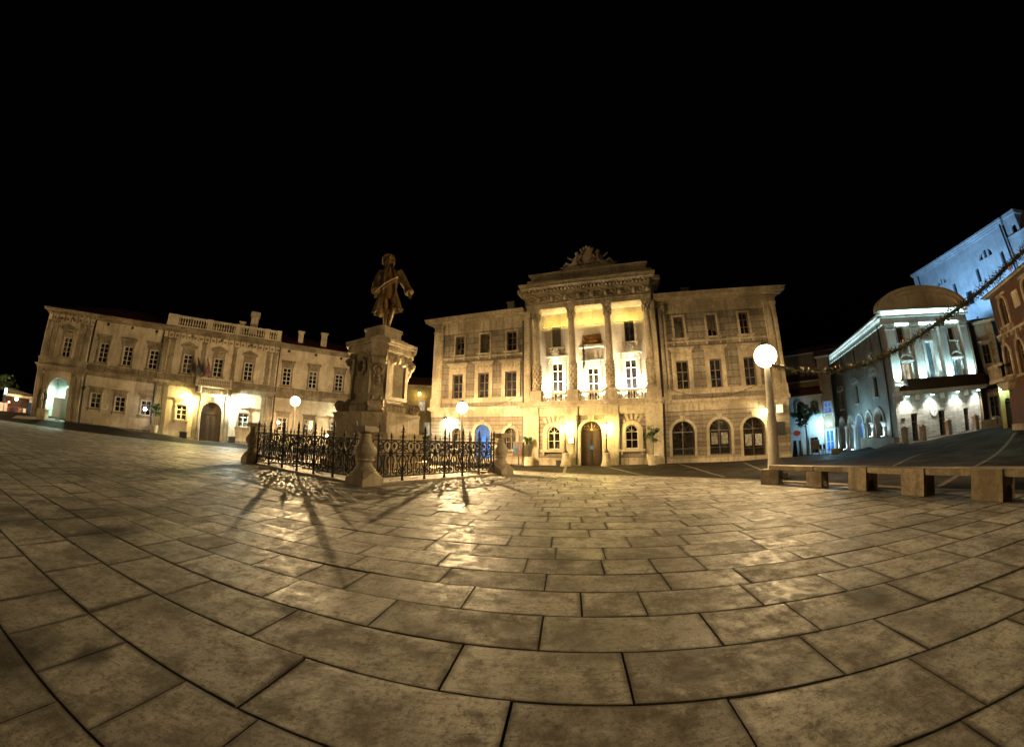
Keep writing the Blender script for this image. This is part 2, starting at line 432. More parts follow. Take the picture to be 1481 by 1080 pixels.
def edge_dist(x, y): 
    best = 1e9; p = Vector((x, y))
    for i in range(len(OVAL)):
        a, b = OVAL[i - 1], OVAL[i]; ab = b - a
        t = max(0, min(1, (p - a).dot(ab) / ab.length_squared)); best = min(best, (p - a - ab * t).length)
    return best
CTRL = [(-5.7, 25.3, .0), (3, 23.5, .03), (9.8, 20.3, .1), (15.9, 17.7, .15), (-46.2, 19.5, .9), (-40.7, 23.85, .62), (-36, 27.6, .4), (-32.1, 30.7, .04), (-25.8, 35.7, -.05),
        (-19.6, 40.7, 0), (28.25, 18.9, .25), (32, 17.4, .45), (35.8, 15.9, .65), (36.5, 32.7, -.9), (36, 31.3, -.85), (34.3, 28.6, -.7), (32.96, 26.4, -.5), (30.9, 23.1, -.1), (30, 27, -.7), (27, 23, -.5), (24, 19, -.35), (22, 24, -.55), (26, 28, -.65), (20, 15, -.2), (29, 22, -.4), (28, 28.5, -.55), (24.3, 9.15, .66), (22, 2, .6), (31, 12, .72), (14, 9, 0.), (16, 13, .0), (12, 4, .05),
        (-57, 14, .3), (-70, 24, .25), (-10, 40, 0), (0, 60, 0), (40, 50, -.6), (60, 20, .8), (-60, 60, 0), (20, -30, 0), (-70, -30, 0), (20, 21, -.1)]
def terrain(x, y):
    if inside(x, y): return -.05
    s = w = 0.
    for (a, b, z) in CTRL:
        q = 1 / (((x - a) ** 2 + (y - b) ** 2) ** 1.5 + .3); s += q * z; w += q
    z = s / w; d = edge_dist(x, y); k = max(0, min(1, (d - .4) / 4.)); k = k * k * (3 - 2 * k)
    return -.05 * (1 - k) + z * k
def axis(lo, hi, step, far): return [-far, -far * .5, lo - 30] + [lo + i * step for i in range(int((hi - lo) / step) + 1)] + [hi + 30, far * .5, far]
t = NT('road'); v = t.coords(); f = t.noise(v, .6, 6, .7); g = t.noise(v, 14, 5, .7)
c = t.mix(t.ramp(f, .35, .7), (.024, .019, .0145), (.009, .0075, .006)); c = t.mix(t.ramp(g, .5, .8, 0, .5), c, (.11, .09, .066))
t.l(c, t.b.inputs['Base Color']); t.l(t.ramp(f, .35, .65, .65, .9), t.b.inputs['Roughness']); t.b.inputs['Specular IOR Level'].default_value = .05; t.bump(t.math('ADD', g, f), .35, .03); MATS['road'] = t.m
XS = axis(-75, 60, 1.35, 700); YS = axis(-40, 80, 1.35, 700)
mb = MB(); mb.v = [(x, y, terrain(x, y) if abs(x) < 120 and abs(y) < 120 else 0.) for y in YS for x in XS]
nx = len(XS); mb.f = [(j * nx + i, j * nx + i + 1, (j + 1) * nx + i + 1, (j + 1) * nx + i) for j in range(len(YS) - 1) for i in range(nx - 1)]
GV, NXG = mb.v, nx
structure(mb.build('ground', 'road', smooth=True, angle=60))
YAW = R(-8.6274); CY, SY = math.cos(YAW), math.sin(YAW)
def gh(g, h): return (g * CY - h * SY, g * SY + h * CY)
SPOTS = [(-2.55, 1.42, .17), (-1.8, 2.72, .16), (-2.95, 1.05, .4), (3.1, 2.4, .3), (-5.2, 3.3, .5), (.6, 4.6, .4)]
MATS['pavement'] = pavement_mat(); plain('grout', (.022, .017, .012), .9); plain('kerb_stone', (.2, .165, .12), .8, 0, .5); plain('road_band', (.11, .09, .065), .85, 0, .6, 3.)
rows = [.08, .66, 1.275, 1.89, 2.46, 3.025, 3.56, 4.06]
while rows[-1] < 36: rows.append(rows[-1] + random.uniform(.48, .58))
while rows[0] > -36: rows.insert(0, rows[0] - random.uniform(.52, .62))
known = {.66: [-2.75, -2.06], 1.275: [-3.4, -1.64, -.27, .94, 2.24], 1.89: [-3.3, -2.165, -.71, .41, 1.74, 2.45], 2.46: [-1.5, -.175, 1.15, 1.96], 3.025: [-2.1, -.9, .15, .71, 1.765], 3.56: [-1.3, -.2, 1.06]}
hull = [(p.x, p.y) for p in OVAL]
def clip(poly):
    for i in range(len(hull)):
        a, b = hull[i], hull[(i + 1) % len(hull)]; out = []
        for k in range(len(poly)):
            p, q = poly[k], poly[(k + 1) % len(poly)]
            sp = (b[0] - a[0]) * (p[1] - a[1]) - (b[1] - a[1]) * (p[0] - a[0]); sq = (b[0] - a[0]) * (q[1] - a[1]) - (b[1] - a[1]) * (q[0] - a[0])
            if sp >= 0: out.append(p)
            if sp * sq < 0: u = sp / (sp - sq); out.append((p[0] + (q[0] - p[0]) * u, p[1] + (q[1] - p[1]) * u))
        poly = out
        if len(poly) < 3: return None
    return poly
pv = MB(); rs = random.Random(4); EDGE = []
for h0, h1 in zip(rows, rows[1:]):
    J = list(known.get(h0, [rs.uniform(-1, 1)]))
    while J[-1] < 17: J.append(J[-1] + rs.choice([.62, .85, 1.05, 1.15, 1.3]) * rs.uniform(.92, 1.08))
    while J[0] > -66: J.insert(0, J[0] - rs.choice([.62, .85, 1.05, 1.15, 1.3]) * rs.uniform(.92, 1.08))
    for a, b in zip(J, J[1:]):
        e = .009; tz = rs.uniform(-.003, .003)
        j0, j1 = rs.uniform(-.004, .004), rs.uniform(-.004, .004)
        q = [gh(a + e + j0, h0 + e), gh(b - e + j1, h0 + e), gh(b - e + j1, h1 - e), gh(a + e + j0, h1 - e)]
        far = all(not inside(*p) for p in q)
        if far: continue
        if not all(inside(*p) for p in q): q = clip(q)
        if not q: continue
        cx = sum(p[0] for p in q) / len(q); cy = sum(p[1] for p in q) / len(q); n = len(q); inn = []; tx_, ty_ = rs.gauss(0, .004), rs.gauss(0, .004)
        for p in q:
            d = math.hypot(p[0] - cx, p[1] - cy) or 1; s_ = max(.2, 1 - .075 / d); inn.append((cx + (p[0] - cx) * s_, cy + (p[1] - cy) * s_, tz + (p[0] - cx) * tx_ + (p[1] - cy) * ty_))
        top = [(p[0], p[1], tz - .001 + (p[0] - cx) * tx_ + (p[1] - cy) * ty_) for p in q]; low = [(p[0], p[1], -.014) for p in q]
        pv.add(inn + top + low, [tuple(range(n))] + [(i + n, (i + 1) % n + n, (i + 1) % n, i) for i in range(n)] + [(i + 2 * n, (i + 1) % n + 2 * n, (i + 1) % n + n, i + n) for i in range(n)])
        EDGE += [0.] * n + [1.] * (2 * n)
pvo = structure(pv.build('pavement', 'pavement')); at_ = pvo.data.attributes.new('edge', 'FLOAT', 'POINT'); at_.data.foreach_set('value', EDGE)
structure(MB().add([(a, b, -.014) for a, b in hull], [tuple(range(len(hull)))]).build('paving_joint', 'grout'))
kb = MB(); n = len(hull)
cen = Vector((-22, 2))
ro = [(Vector(p) + (Vector(p) - cen).normalized() * .02) for p in hull]; r1 = [(Vector(p) + (Vector(p) - cen).normalized() * .34) for p in hull]
kb.loft([[(p.x, p.y, -.3) for p in ro], [(p.x, p.y, .006) for p in ro], [(p.x, p.y, .004) for p in r1], [(p.x, p.y, -.35) for p in r1]], cap=False)
structure(kb.build('kerb', 'kerb_stone'))
def strip(name, pts, w, mat, lift=.006):           # a paving band laid on the road
    m = MB(); P = []
    for (x0, y0), (x1, y1) in zip(pts, pts[1:]):
        k = max(2, int(math.hypot(x1 - x0, y1 - y0) / .4))
        P += [(x0 + (x1 - x0) * i / k, y0 + (y1 - y0) * i / k) for i in range(k)]
    P.append(pts[-1]); L = []; Rr = []
    for i, p in enumerate(P):
        a, b = P[max(0, i - 1)], P[min(len(P) - 1, i + 1)]; d = Vector((b[0] - a[0], b[1] - a[1])).normalized(); nn = Vector((-d.y, d.x)) * w / 2
        for S, sg in ((L, 1), (Rr, -1)):
            x, y = p[0] + nn.x * sg, p[1] + nn.y * sg; S.append((x, y, terrain_mesh(x, y) + lift))
    m.loft([L, Rr], cap=False, closed=False); return structure(m.build(name, mat))
def terrain_mesh(x, y):                            # height of the ground sheet
    i = max(0, min(NXG - 2, bisect.bisect_right(XS, x) - 1)); j = max(0, min(len(YS) - 2, bisect.bisect_right(YS, y) - 1))
    u = (x - XS[i]) / (XS[i + 1] - XS[i]); w = (y - YS[j]) / (YS[j + 1] - YS[j]); h = lambda a, b: GV[b * NXG + a][2]
    return h(i, j) * (1 - u) * (1 - w) + h(i + 1, j) * u * (1 - w) + h(i, j + 1) * (1 - u) * w + h(i + 1, j + 1) * u * w
for pts in ([(3.3, 21.8), (2.5, 17.3)], [(5.2, 21.0), (5.8, 15.0)], [(9.4, 19.4), (8.2, 12.8)], [(-.6, 23.2), (-1.4, 19.9)], [(12.5, 17.6), (9.2, 10.6)], [(20, 12.2), (9.9, 8.0)], [(22.6, 8.4), (9.9, 5.6)]):
    strip('stone_band', pts, .15, 'road_band', .012)
strip('pavement_edge', [(36.0, 14.6), (27.6, 17.8), (34.8, 30)], .9, 'road_band', .02)
strip('pavement_edge', [(-46.6, 17.9), (-36.2, 26.2), (-20, 39)], .9, 'kerb_stone', .02)

# ------------------------------------------------------------------ town hall
loc, rz = place(19.8, 22.06)
hall = thing('town_hall', 'three storey stone palace with floodlit columned portico and carved crest on top', 'town hall', loc, rz)
K1, K2 = 1.0159, 1.05
def wz(z): return 1.5 + (z - 1.5) * K1
def build_wing(x0, x1, side):
    y = .35; ops_up, ops_mid, ops_gr = [], [], []
    if side < 0:
        ups = [(-12.27, -11.56), (-10.3, -9.6), (-8.33, -7.62)]; mids = [(-12.4, -11.57), (-10.38, -9.58), (-8.4, -7.6)]
        grs = [(-12.33, -11.6, .95, 2.38), (-10.59, -9.43, .2, 2.61), (-8.42, -7.63, .95, 2.38)]
    else:
        ups = [(2.58, 3.17), (4.61, 5.21), (6.64, 7.23)]; mids = [(2.48, 3.22), (4.5, 5.21), (6.57, 7.29)]
        grs = [(2.01, 3.32, .52, 2.55), (4.2, 5.48, .52, 2.58), (6.19, 7.53, .34, 2.59)]
    U = [scaled((a, b, 7.52, 8.89, 0), K1) for a, b in ups]; M_ = [scaled((a, b, 4.42, 6.12, 0), K1) for a, b in mids]
    G = [scaled((a, b, c, d, 1.), K1) for a, b, c, d in grs]
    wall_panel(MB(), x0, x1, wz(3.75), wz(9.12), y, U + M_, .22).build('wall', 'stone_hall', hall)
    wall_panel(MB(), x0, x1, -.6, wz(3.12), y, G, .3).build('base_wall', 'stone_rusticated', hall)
    tr = MB()
    tr.box(x0 - .02, x1 + .02, y - .05, y + .3, wz(3.12), wz(3.6)).box(x0 - .2, x1 + .05, y - .32, y + .3, wz(3.6), wz(3.78)).box(x0 - .1, x1 + .04, y - .16, y + .3, wz(3.52), wz(3.6))
    tr.box(x0, x1, y - .06, y + .02, wz(4.1), wz(4.34)).box(x0, x1, y - .1, y + .02, wz(4.34), wz(4.41))
    tr.box(x0, x1, y - .05, y + .3, wz(9.12), wz(9.82))
    tr.box(x0, x1, y - .07, y + .01, wz(7.24), wz(7.33))
    for (a, b) in ups:
        for e in (-.12, .12): c = (a + b) / 2 * K1 + (e + (.3 if e > 0 else -.3)); tr.box(c - .05, c + .05, y - .12, y + .01, wz(7.08), wz(7.235))
    tr.box(x0 - .01, x1 + .01, y - .04, y + .3, -.6, wz(.36))
    tr.build('band', 'stone_trim', hall)
    co = MB()
    for k, (p, za, zb) in enumerate(((.12, 9.82, 9.92), (.3, 9.92, 10.05), (.6, 10.05, 10.24), (.66, 10.24, 10.3))):
        co.box(x0 - (p if side < 0 else 0), x1 + (p if side > 0 else 0), y - p, y + .3, wz(za), wz(zb))
    co.build('cornice', 'stone_trim', hall)
    pil = MB()
    for a, b in ([(-14.05, -13.28)] if side < 0 else [(8.28, 8.72), (8.8, 9.05), (1.52, 1.86), (1.95, 2.02)]):
        pil.mark(); a, b = a * K1, b * K1; pil.box(a, b, y - .12, y + .01, wz(4.41), wz(9.32)); pil.box(a + .1, b - .1, y - .15, y - .119, wz(4.7), wz(9.1))
        pil.box(a - .05, b + .05, y - .17, y + .01, wz(9.3), wz(9.38)).box(a - .08, b + .08, y - .2, y + .01, wz(9.74), wz(9.84))
        for i in range(3):
            for j in range(2): pil.ball((a + (b - a) * (i + .5) / 3, y - .15, wz(9.46 + .18 * j)), (.12, .08, .1), 7, 5)
        pil.box(a - .06, b + .06, y - .18, y + .01, wz(3.79), wz(4.42))
    pil.build_each('pilaster', 'stone_trim', hall)
    for i, o in enumerate(U):
        w = window(hall, o, y, (1, (.36, .7)), 'frame_brown', 'glass_dark', fw=.05)
        dress(w, o, y, 'stone_trim', .12, .05, .1)
    for i, o in enumerate(M_):
        w = window(hall, o, y, (1, (.3, .62)), 'frame_brown', 'glass_dark', fw=.055)
        dress(w, o, y, 'stone_trim', .26, .09, 0, ('flat', o[3] + .62, o[3] + .8), False)
    for i, o in enumerate(G):
        if side < 0:
            blue = i == 1
            w = window(hall, o, y, (1 if not blue else 2, (.62,) if blue else (.5,)), 'frame_brown' if not blue else 'blue_paint', 'glass_blue' if blue else 'glass_brown', fw=.06, depth=.28)
            dress(w, o, y, 'stone_trim', .2, .07, 0 if blue else .1)
        else:
            w = window(hall, o, y, (1, (.3,)), 'wood_dark', 'glass_brown', fw=.06, depth=.28, name='shop_window')
            dress(w, o, y, 'stone_plain', .16, .05, 0)
            if i:                                   # paper portraits taped inside the panes
                for q in (.27, .73):
                    cx = o[0] + (o[1] - o[0]) * q; cz = o[2] + .95
                    pm = MB().box(cx - .2, cx + .2, y + .20, y + .212, cz - .34, cz + .34); po = pm.build('poster', 'poster', w)
    # voussoir keystones of the ground arches
    ks = MB()
    for o in G:
        ks.mark(); c = (o[0] + o[1]) / 2; ks.prism([(c - .09, o[3] - .02), (c + .09, o[3] - .02), (c + .15, o[3] + .3), (c - .15, o[3] + .3)], y - .12, y + .01)
    ks.build_each('keystone', 'stone_trim', hall)
xl, xr = -14.05 * K1, 9.08 * K1
build_wing(xl, -7.12, -1); build_wing(1.5, xr, 1)
sd = MB(); sd.add([(xl, .35, -.6), (xl, 9, -.6), (xl, 9, 10.3), (xl, .35, 10.3)], [(3, 2, 1, 0)]); sd.add([(xr, .35, -.6), (xr, 9, -.6), (xr, 9, 10.3), (xr, .35, 10.3)], [(0, 1, 2, 3)])
sd.add([(xl, 9, -.6), (xr, 9, -.6), (xr, 9, 10.3), (xl, 9, 10.3)], [(0, 1, 2, 3)]); sd.build('side_wall', 'stone_plain', hall)
rf = MB(); e = .7; zt = wz(10.31)
zc_ = zt + 1.7 * 1.05 / 4.9
rf.add([(xl - e, -.3, zt), (xr + e, -.3, zt), (xr + e, 9.6, zt), (xl - e, 9.6, zt), (xl + 4.2, 4.6, zt + 1.05), (xr - 4.2, 4.6, zt + 1.05), (-7.4, -.3, zt), (-7.4, 1.4, zc_), (1.8, 1.4, zc_), (1.8, -.3, zt)], [(0, 6, 7, 4), (7, 8, 5, 4), (9, 1, 5, 8), (1, 2, 5), (2, 3, 4, 5), (3, 0, 4)])
rf.box(xl - e, -7.4, -.302, 9.6, zt - .05, zt - .002).box(1.8, xr + e, -.302, 9.6, zt - .05, zt - .002)
roof = rf.build('roof', 'roof_red', hall)
for cx, zb in ((-8.9, 12.05), (3.9, 11.75)):
    m = MB().box(cx - .24, cx + .24, 2.2, 2.7, zt, zb - .12).box(cx - .3, cx + .3, 2.14, 2.76, zb - .12, zb); m.build('chimney', 'stone_plain', roof)
# portico: ground floor
P0, P1 = -7.12, 1.5
door = (-3.45, -2.13, -.1, 2.72, 1.); pw = [(-5.56, -4.75, 1., 2.43, 1.), (-.75, .03, 1.01, 2.42, 1.)]
wall_panel(MB(), P0, P1, -.6, 3.1, 0, [door] + pw, .35).build('base_wall', 'stone_rusticated', hall)
m = MB().mark().box(P0 - .06, -3.62, -.09, .01, -.6, .5).mark().box(-1.97, P1 + .06, -.09, .01, -.6, .5); m.build_each('plinth', 'stone_trim', hall)
m = MB()
for a, b in ((P0, -6.1), (-4.42, -3.6), (-1.96, -1.12), (.5, P1)): m.mark().box(a, b, -.12, .01, .5, 3.1)
m.build_each('pilaster', 'stone_plain', hall); m = MB()
m.box(P0, P1, -.06, .6, 3.1, 3.62)
for a, b in ((-6.02, -4.46), (-3.5, -2.06), (-1.06, .44)): m.box(a, b, -.12, -.059, 3.16, 3.58)
for a, b in ((P0 - .02, -6.1), (-4.42, -3.6), (-1.96, -1.12), (.5, P1 + .02)): m.box(a, b, -.18, -.061, 3.1, 3.62)
m.build('frieze', 'stone_plain', hall)
m = MB().box(P0 - .08, P1 + .08, -.24, .6, 3.62, 3.72).box(P0 - .2, P1 + .2, -.42, .6, 3.72, 3.86).box(P0 - .14, P1 + .14, -.34, 1.3, 3.86, 3.97); m.build('ledge', 'stone_trim', hall)
m = MB(); ring_trim(m, door, .16, -.16, .0); m.prism([(-2.92, 2.74), (-2.66, 2.74), (-2.6, 3.06), (-2.98, 3.06)], -.26, -.01)
m.build('door_surround', 'stone_plain', hall)
# the door: two leaves under a lunette
d = MB(); x0, x1 = door[0] + .004, door[1] - .004; sp = 2.06
d.box(x0, x1, .2, .26, -.1, sp); d.add([(a, .26, b) for a, b in [(x0, sp)] + arc((x0 + x1) / 2, sp, (x1 - x0) / 2, .655, PI, 0, 12)], [tuple(range(14))][:1] or [])
for sx in (0, 1):
    a = x0 + .06 + sx * .66; 
    for (za, zb) in ((.08, .72), (.82, 1.9)): d.box(a, a + .52, .17, .2, za, zb); d.box(a + .06, a + .46, .155, .171, za + .07, zb - .07)
d.box(-2.81, -2.77, .15, .2, 0, sp).box(x0, x1, .14, .2, sp, sp + .08)
dr = d.build('door', 'wood_dark', hall)
l_ = MB()
for i in range(7): a = PI * (i + .5) / 7; l_.tube([(-2.79, .2, sp + .08), (-2.79 + .6 * math.cos(a), .2, sp + .08 + .5 * math.sin(a))], .012, 5)
for a in (-.3, .3): l_.tube([(-2.79 + a + .15 * math.cos(q * .5), .19, sp + .28 + .12 * math.sin(q * .5)) for q in range(13)], .018, 5)
l_.build('lunette_grille', 'bronze', dr)
m = MB().box(-2.9, -2.68, .135, .154, 1.0, 1.22); m.build('door_glint', 'glass_cool', dr)  # blue-white reflection on the door put in as a small glowing patch
for o in pw:
    w = window(hall, o, 0, (1, (.52,)), 'frame_white', 'glass_dark', fw=.055, depth=.28); dress(w, o, 0, 'stone_plain', .27, .1, .16)
    k = MB()
    for i in range(-2, 3):
        a = PI / 2 + i * .3; cx = (o[0] + o[1]) / 2; cz = o[3] - .4
        q = [(cx + r * math.cos(a + s_), cz + r * math.sin(a + s_)) for r, s_ in ((.72, .1), (.72, -.1), (1.12, -.07), (1.12, .07))]; k.prism(q[::-1], -.05 - .02 * (i == 0), .01)
    k.build('keystone', 'stone_trim', w)
for xx in (-7.2, 1.62, -3.66, -1.08): 
    m = MB().tube([(xx, -.14 if -7 < xx < 1.5 else .1, .1), (xx, -.14 if -7 < xx < 1.5 else .1, 3.1 if -7 < xx < 1.5 else 9.6)], .05, 8); m.build('downpipe', 'metal_dark', hall)
# portico: loggia
LY = 1.1
lop = [(-5.24 * K2, -4.5 * K2, 3.97, 6.75, 0), (-2.95 * K2, -2.22 * K2, 3.97, 6.3, 0), (-.62 * K2, .14 * K2, 3.97, 6.7, 0)]
uop = [scaled((-5.18, -4.57, 7.5, 8.84, 0), K2), scaled((-.5, .1, 7.52, 8.86, 0), K2)]
wall_panel(MB(), P0, P1, 3.97, 10.3, LY, lop + uop, .25).build('loggia_wall', 'stone_loggia', hall)
for a, b in ((P0, -6.66), (1.22, P1)): MB().box(a, b, .0, LY - .002, 3.97, 10.19).box(a + .05, b - .05, -.06, .001, 4.4, 9.6).build('pier', 'stone_trim', hall)
for i, o in enumerate(lop):
    w = window(hall, o, LY, (1, (.3, .55, .8)), 'frame_white', 'glass_dark', fw=.07, depth=.2, name='balcony_door')
    if i != 1: dress(w, o, LY, 'stone_loggia', .2, .1, 0, ('flat', o[3] + .26, o[3] + .44), True)
    else:
        dress(w, o, LY, 'stone_loggia', .2, .1, 0, ('flat', o[3] + .3, o[3] + .46), True)
        h = MB().box(o[0] - .2, o[1] + .2, LY - .14, LY, 6.78, 7.5).box(o[0] + .02, o[1] - .02, LY - .2, LY - .139, 6.92, 7.36).box(o[0] - .42, o[1] + .42, LY - .5, LY, 7.56, 7.72)
        h.build('panel', 'stone_loggia', w)
for o in uop:
    w = window(hall, o, LY, (1, ()), 'shutter', 'glass_dark', fw=.05, depth=.15); dress(w, o, LY, 'stone_loggia', .13, .08, .1)
# winged lion relief over the middle door
L = MB(); cx = -2.72
L.box(cx - .62, cx + .62, LY - .06, LY, 7.73, 8.5)
L.loft([[(cx - .4 + .8 * u, LY - .12 + .1 * math.cos(a), 8.02 + .02 * math.sin(u * 6) + (.13 + .04 * math.sin(PI * u)) * math.sin(a)) for a in [2 * PI * k / 8 for k in range(8)]] for u in [i / 6 for i in range(7)]])
for (x, z0, z1) in ((-.34, 7.74, 8.0), (-.24, 7.74, 7.98), (.28, 7.74, 8.0), (.38, 7.74, 8.0)): L.tube([(cx + x, LY - .14, z0), (cx + x + .02, LY - .14, (z0 + z1) / 2), (cx + x, LY - .14, z1)], [.045, .04, .06], 6)
L.ball((cx - .42, LY - .18, 8.22), (.14, .1, .15), 10, 8); L.ball((cx - .53, LY - .2, 8.18), (.07, .06, .05), 7, 5)
for i in range(9): a = 2 * PI * i / 9; L.ball((cx - .38 + .15 * math.cos(a), LY - .14, 8.22 + .15 * math.sin(a)), .06, 6, 4)
L.tube([(cx + .42, LY - .1, 8.06), (cx + .55, LY - .12, 8.16), (cx + .5, LY - .12, 8.34), (cx + .56, LY - .12, 8.42)], [.03, .025, .02, .04], 5)
for i in range(6): L.tube([(cx - .2, LY - .14, 8.1), (cx - .1 + .07 * i, LY - .16, 8.28 + .04 * (5 - i) * .6), (cx + .1 + .1 * i, LY - .12, 8.45 - .045 * i)], [.05, .045, .02], 5)
L.build('lion_relief', 'bronze_dark', hall)  # dark tone puts the hood's shadow into the colour of the relief
# two painted coats of arms
for cx in (-5.17, -.28):
    s_ = MB(); out = [(cx + .2 * math.cos(a) * (1 if math.sin(a) > 0 else .92), 7.22 + (.24 if math.sin(a) > 0 else .38) * math.sin(a)) for a in [2 * PI * k / 18 for k in range(18)]]
    s_.prism(out[::-1], LY - .2, LY - .001)
    for k in range(9): a = 2 * PI * k / 9; s_.ball((cx + .25 * math.cos(a), LY - .14, 7.2 + .36 * math.sin(a)), (.08, .05, .08), 7, 5)
    s_.ball((cx, LY - .2, 7.24), (.13, .06, .2), 9, 7)
    for k in (-1, 0, 1): s_.ball((cx + .1 * k, LY - .15, 7.62), (.05, .04, .09), 6, 5)
    s_.build('coat_of_arms', 'white_panel', hall)
# columns on pedestals
for i, cx in enumerate((-6.28, -3.9, -1.53, .98)):
    yy = .22
    c = MB().box(cx - .4, cx + .4, -.18, .64, 3.97, 4.1).box(cx - .35, cx + .35, -.13, .6, 4.1, 4.6).box(cx - .42, cx + .42, -.2, .66, 4.6, 4.7)
    c.build('pedestal', 'stone_trim', hall)
    s_ = MB().lathe([(.33, 4.7), (.36, 4.75), (.33, 4.8), (.28, 4.84), (.31, 4.9), (.265, 4.95), (.26, 6.32), (.3, 6.36), (.29, 6.44), (.225, 6.5), (.215, 8.2), (.195, 9.36), (.22, 9.4), (.2, 9.44)], cx, yy, 0, 20)
    for r_ in range(7):                            # carved leaves round the lower drum
        for k in range(8): a = 2 * PI * (k + .5 * (r_ % 2)) / 8; s_.ball((cx + .265 * math.cos(a), yy + .265 * math.sin(a), 5.08 + .19 * r_), (.07, .07, .085), 6, 4)
    col = s_.build('column', 'stone_trim', hall, True)
    c = MB(); capital(c, cx, yy, 9.43, 10.19, .2); c.build('capital', 'stone_trim', col, True)
for a, b in ((-5.86, -4.32), (-3.48, -1.95), (-1.11, .56)):
    bl = MB().box(a, b, .02, .2, 3.97, 4.05).box(a, b, 0, .22, 4.5, 4.62)
    n = int((b - a) / .155)
    for k in range(n): baluster(bl, a + (b - a) * (k + .5) / n, .11, 4.05, 4.5, .062)
    bl.build('balustrade', 'stone_loggia', hall, True)
# entablature, attic and crest
m = MB()
def ent(a, b, y0, z0, z1, mm=None): (mm or m).box(a, b, y0, 1.3, z0, z1)
ent(-6.86, 1.3, -.12, 10.2, 10.34); ent(-6.88, 1.32, -.15, 10.34, 10.5); ent(-6.92, 1.36, -.2, 10.5, 10.56)
ent(-6.84, 1.28, -.1, 10.56, 11.26); ent(-7.12, 1.56, .25, 10.21, 11.3)
m.build('architrave', 'stone_trim', hall)
m = MB()
for k in range(9):                                  # scrolling foliage on the frieze
    cx = -6.4 + 7.2 * k / 8; m.mark()
    m.tube([(cx + (.05 + .05 * q / 3) * 1.3 * math.cos(q * .6) - .1, -.12, 10.9 + (.04 + .045 * q / 3) * 1.4 * math.sin(q * .6)) for q in range(16)], .05, 5)
    m.tube([(cx + .1 + .3 * q / 8, -.12, 10.9 + .16 * math.sin(q * .8 + k)) for q in range(9)], .03, 5)
    m.ball((cx + .42, -.13, 10.9), (.15, .14, .22) if k % 2 else (.2, .14, .2), 8, 6)
m.build_each('frieze_carving', 'stone_plain', hall)
m = MB(); ent(-6.9, 1.34, -.18, 11.26, 11.36, m); ent(-6.94, 1.38, -.24, 11.36, 11.42, m)
for k in range(34): cx = -6.84 + 8.1 * k / 33; m.box(cx - .055, cx + .055, -.44, -.1, 11.40, 11.58)
ent(-6.96, 1.4, -.2, 11.42, 11.57, m); ent(-7.2, 1.64, -.66, 11.6, 11.8, m); ent(-7.28, 1.72, -.74, 11.8, 11.9, m); ent(-7.04, 1.48, -.46, 11.57, 11.6, m)
ent(-7.3, 1.9, .2, 11.3, 11.55, m); ent(-7.55, 2.05, -.1, 11.55, 11.84, m)
m.build('cornice', 'stone_trim', hall)
m = MB(); ent(-6.7, 1.34, -.1, 11.9, 12.12, m); ent(-6.56, 1.22, -.02, 12.12, 12.74, m); ent(-6.72, 1.36, -.14, 12.74, 12.86, m); ent(-6.95, 1.6, .3, 11.9, 12.6, m)
m.build('attic', 'stone_trim', hall)
m = MB(); rr = random.Random(3)
for k in range(16): cx = -6.2 + 7.1 * k / 15; m.mark().tube([(cx + .09 * math.cos(q * .7 + k), -.04, 12.44 + .12 * math.sin(q * .7 + k)) for q in range(rr.randint(5, 9))], .028, 5)
for cx in (-2.68,): m.mark().ball((cx, -.05, 12.44), (.5, .06, .2), 12, 6)
m.build_each('attic_carving', 'stone_plain', hall)
m = MB().box(-4.6, -.7, .05, 1.1, 12.86, 12.98).prism([(-4.5, 12.98), (-.82, 12.98), (-1.5, 13.2), (-3.85, 13.2)], .1, 1.0)
cx = -2.6
sh = [(cx + .42 * math.cos(a), 13.88 + .52 * math.sin(a)) for a in [2 * PI * k / 18 for k in range(18)]]; m.prism(sh[::-1], .25, .6)
sh = [(cx + .3 * math.cos(a), 13.88 + .38 * math.sin(a)) for a in [2 * PI * k / 18 for k in range(18)]]; m.prism(sh[::-1], .16, .26)
m.prism([(cx - .44, 14.32), (cx + .44, 14.32), (cx + .3, 14.5), (cx + .12, 14.62), (cx, 14.86), (cx - .12, 14.62), (cx - .3, 14.5)], .3, .6)
m.prism([(cx - 1.75, 13.15), (cx + 1.75, 13.15), (cx + 1.0, 13.5), (cx + .5, 14.1), (cx - .5, 14.1), (cx - 1.0, 13.5)], .45, .7)
for sg in (-1, 1):
    for q in range(7): m.ball((cx + sg * (.5 + .16 * q), .34, 14.0 - .12 * q - .02 * q * q * .3), (.15, .12, .14), 7, 5)
    m.tube([(cx + sg * (.42 + .16 * math.sin(q)), .2, 13.4 + .16 * q) for q in range(7)], .07, 6)
for k in range(5): m.ball((cx + (k - 2) * .2, .3, 14.5 + .1 * (2 - abs(k - 2))), (.1, .12, .12), 7, 5)
for k in range(14): m.ball((cx + (k - 6.5) * .26, .4, 13.24 + .3 * max(0, 1 - abs(k - 6.5) / 6.5)), (.17, .12, .15), 7, 5)
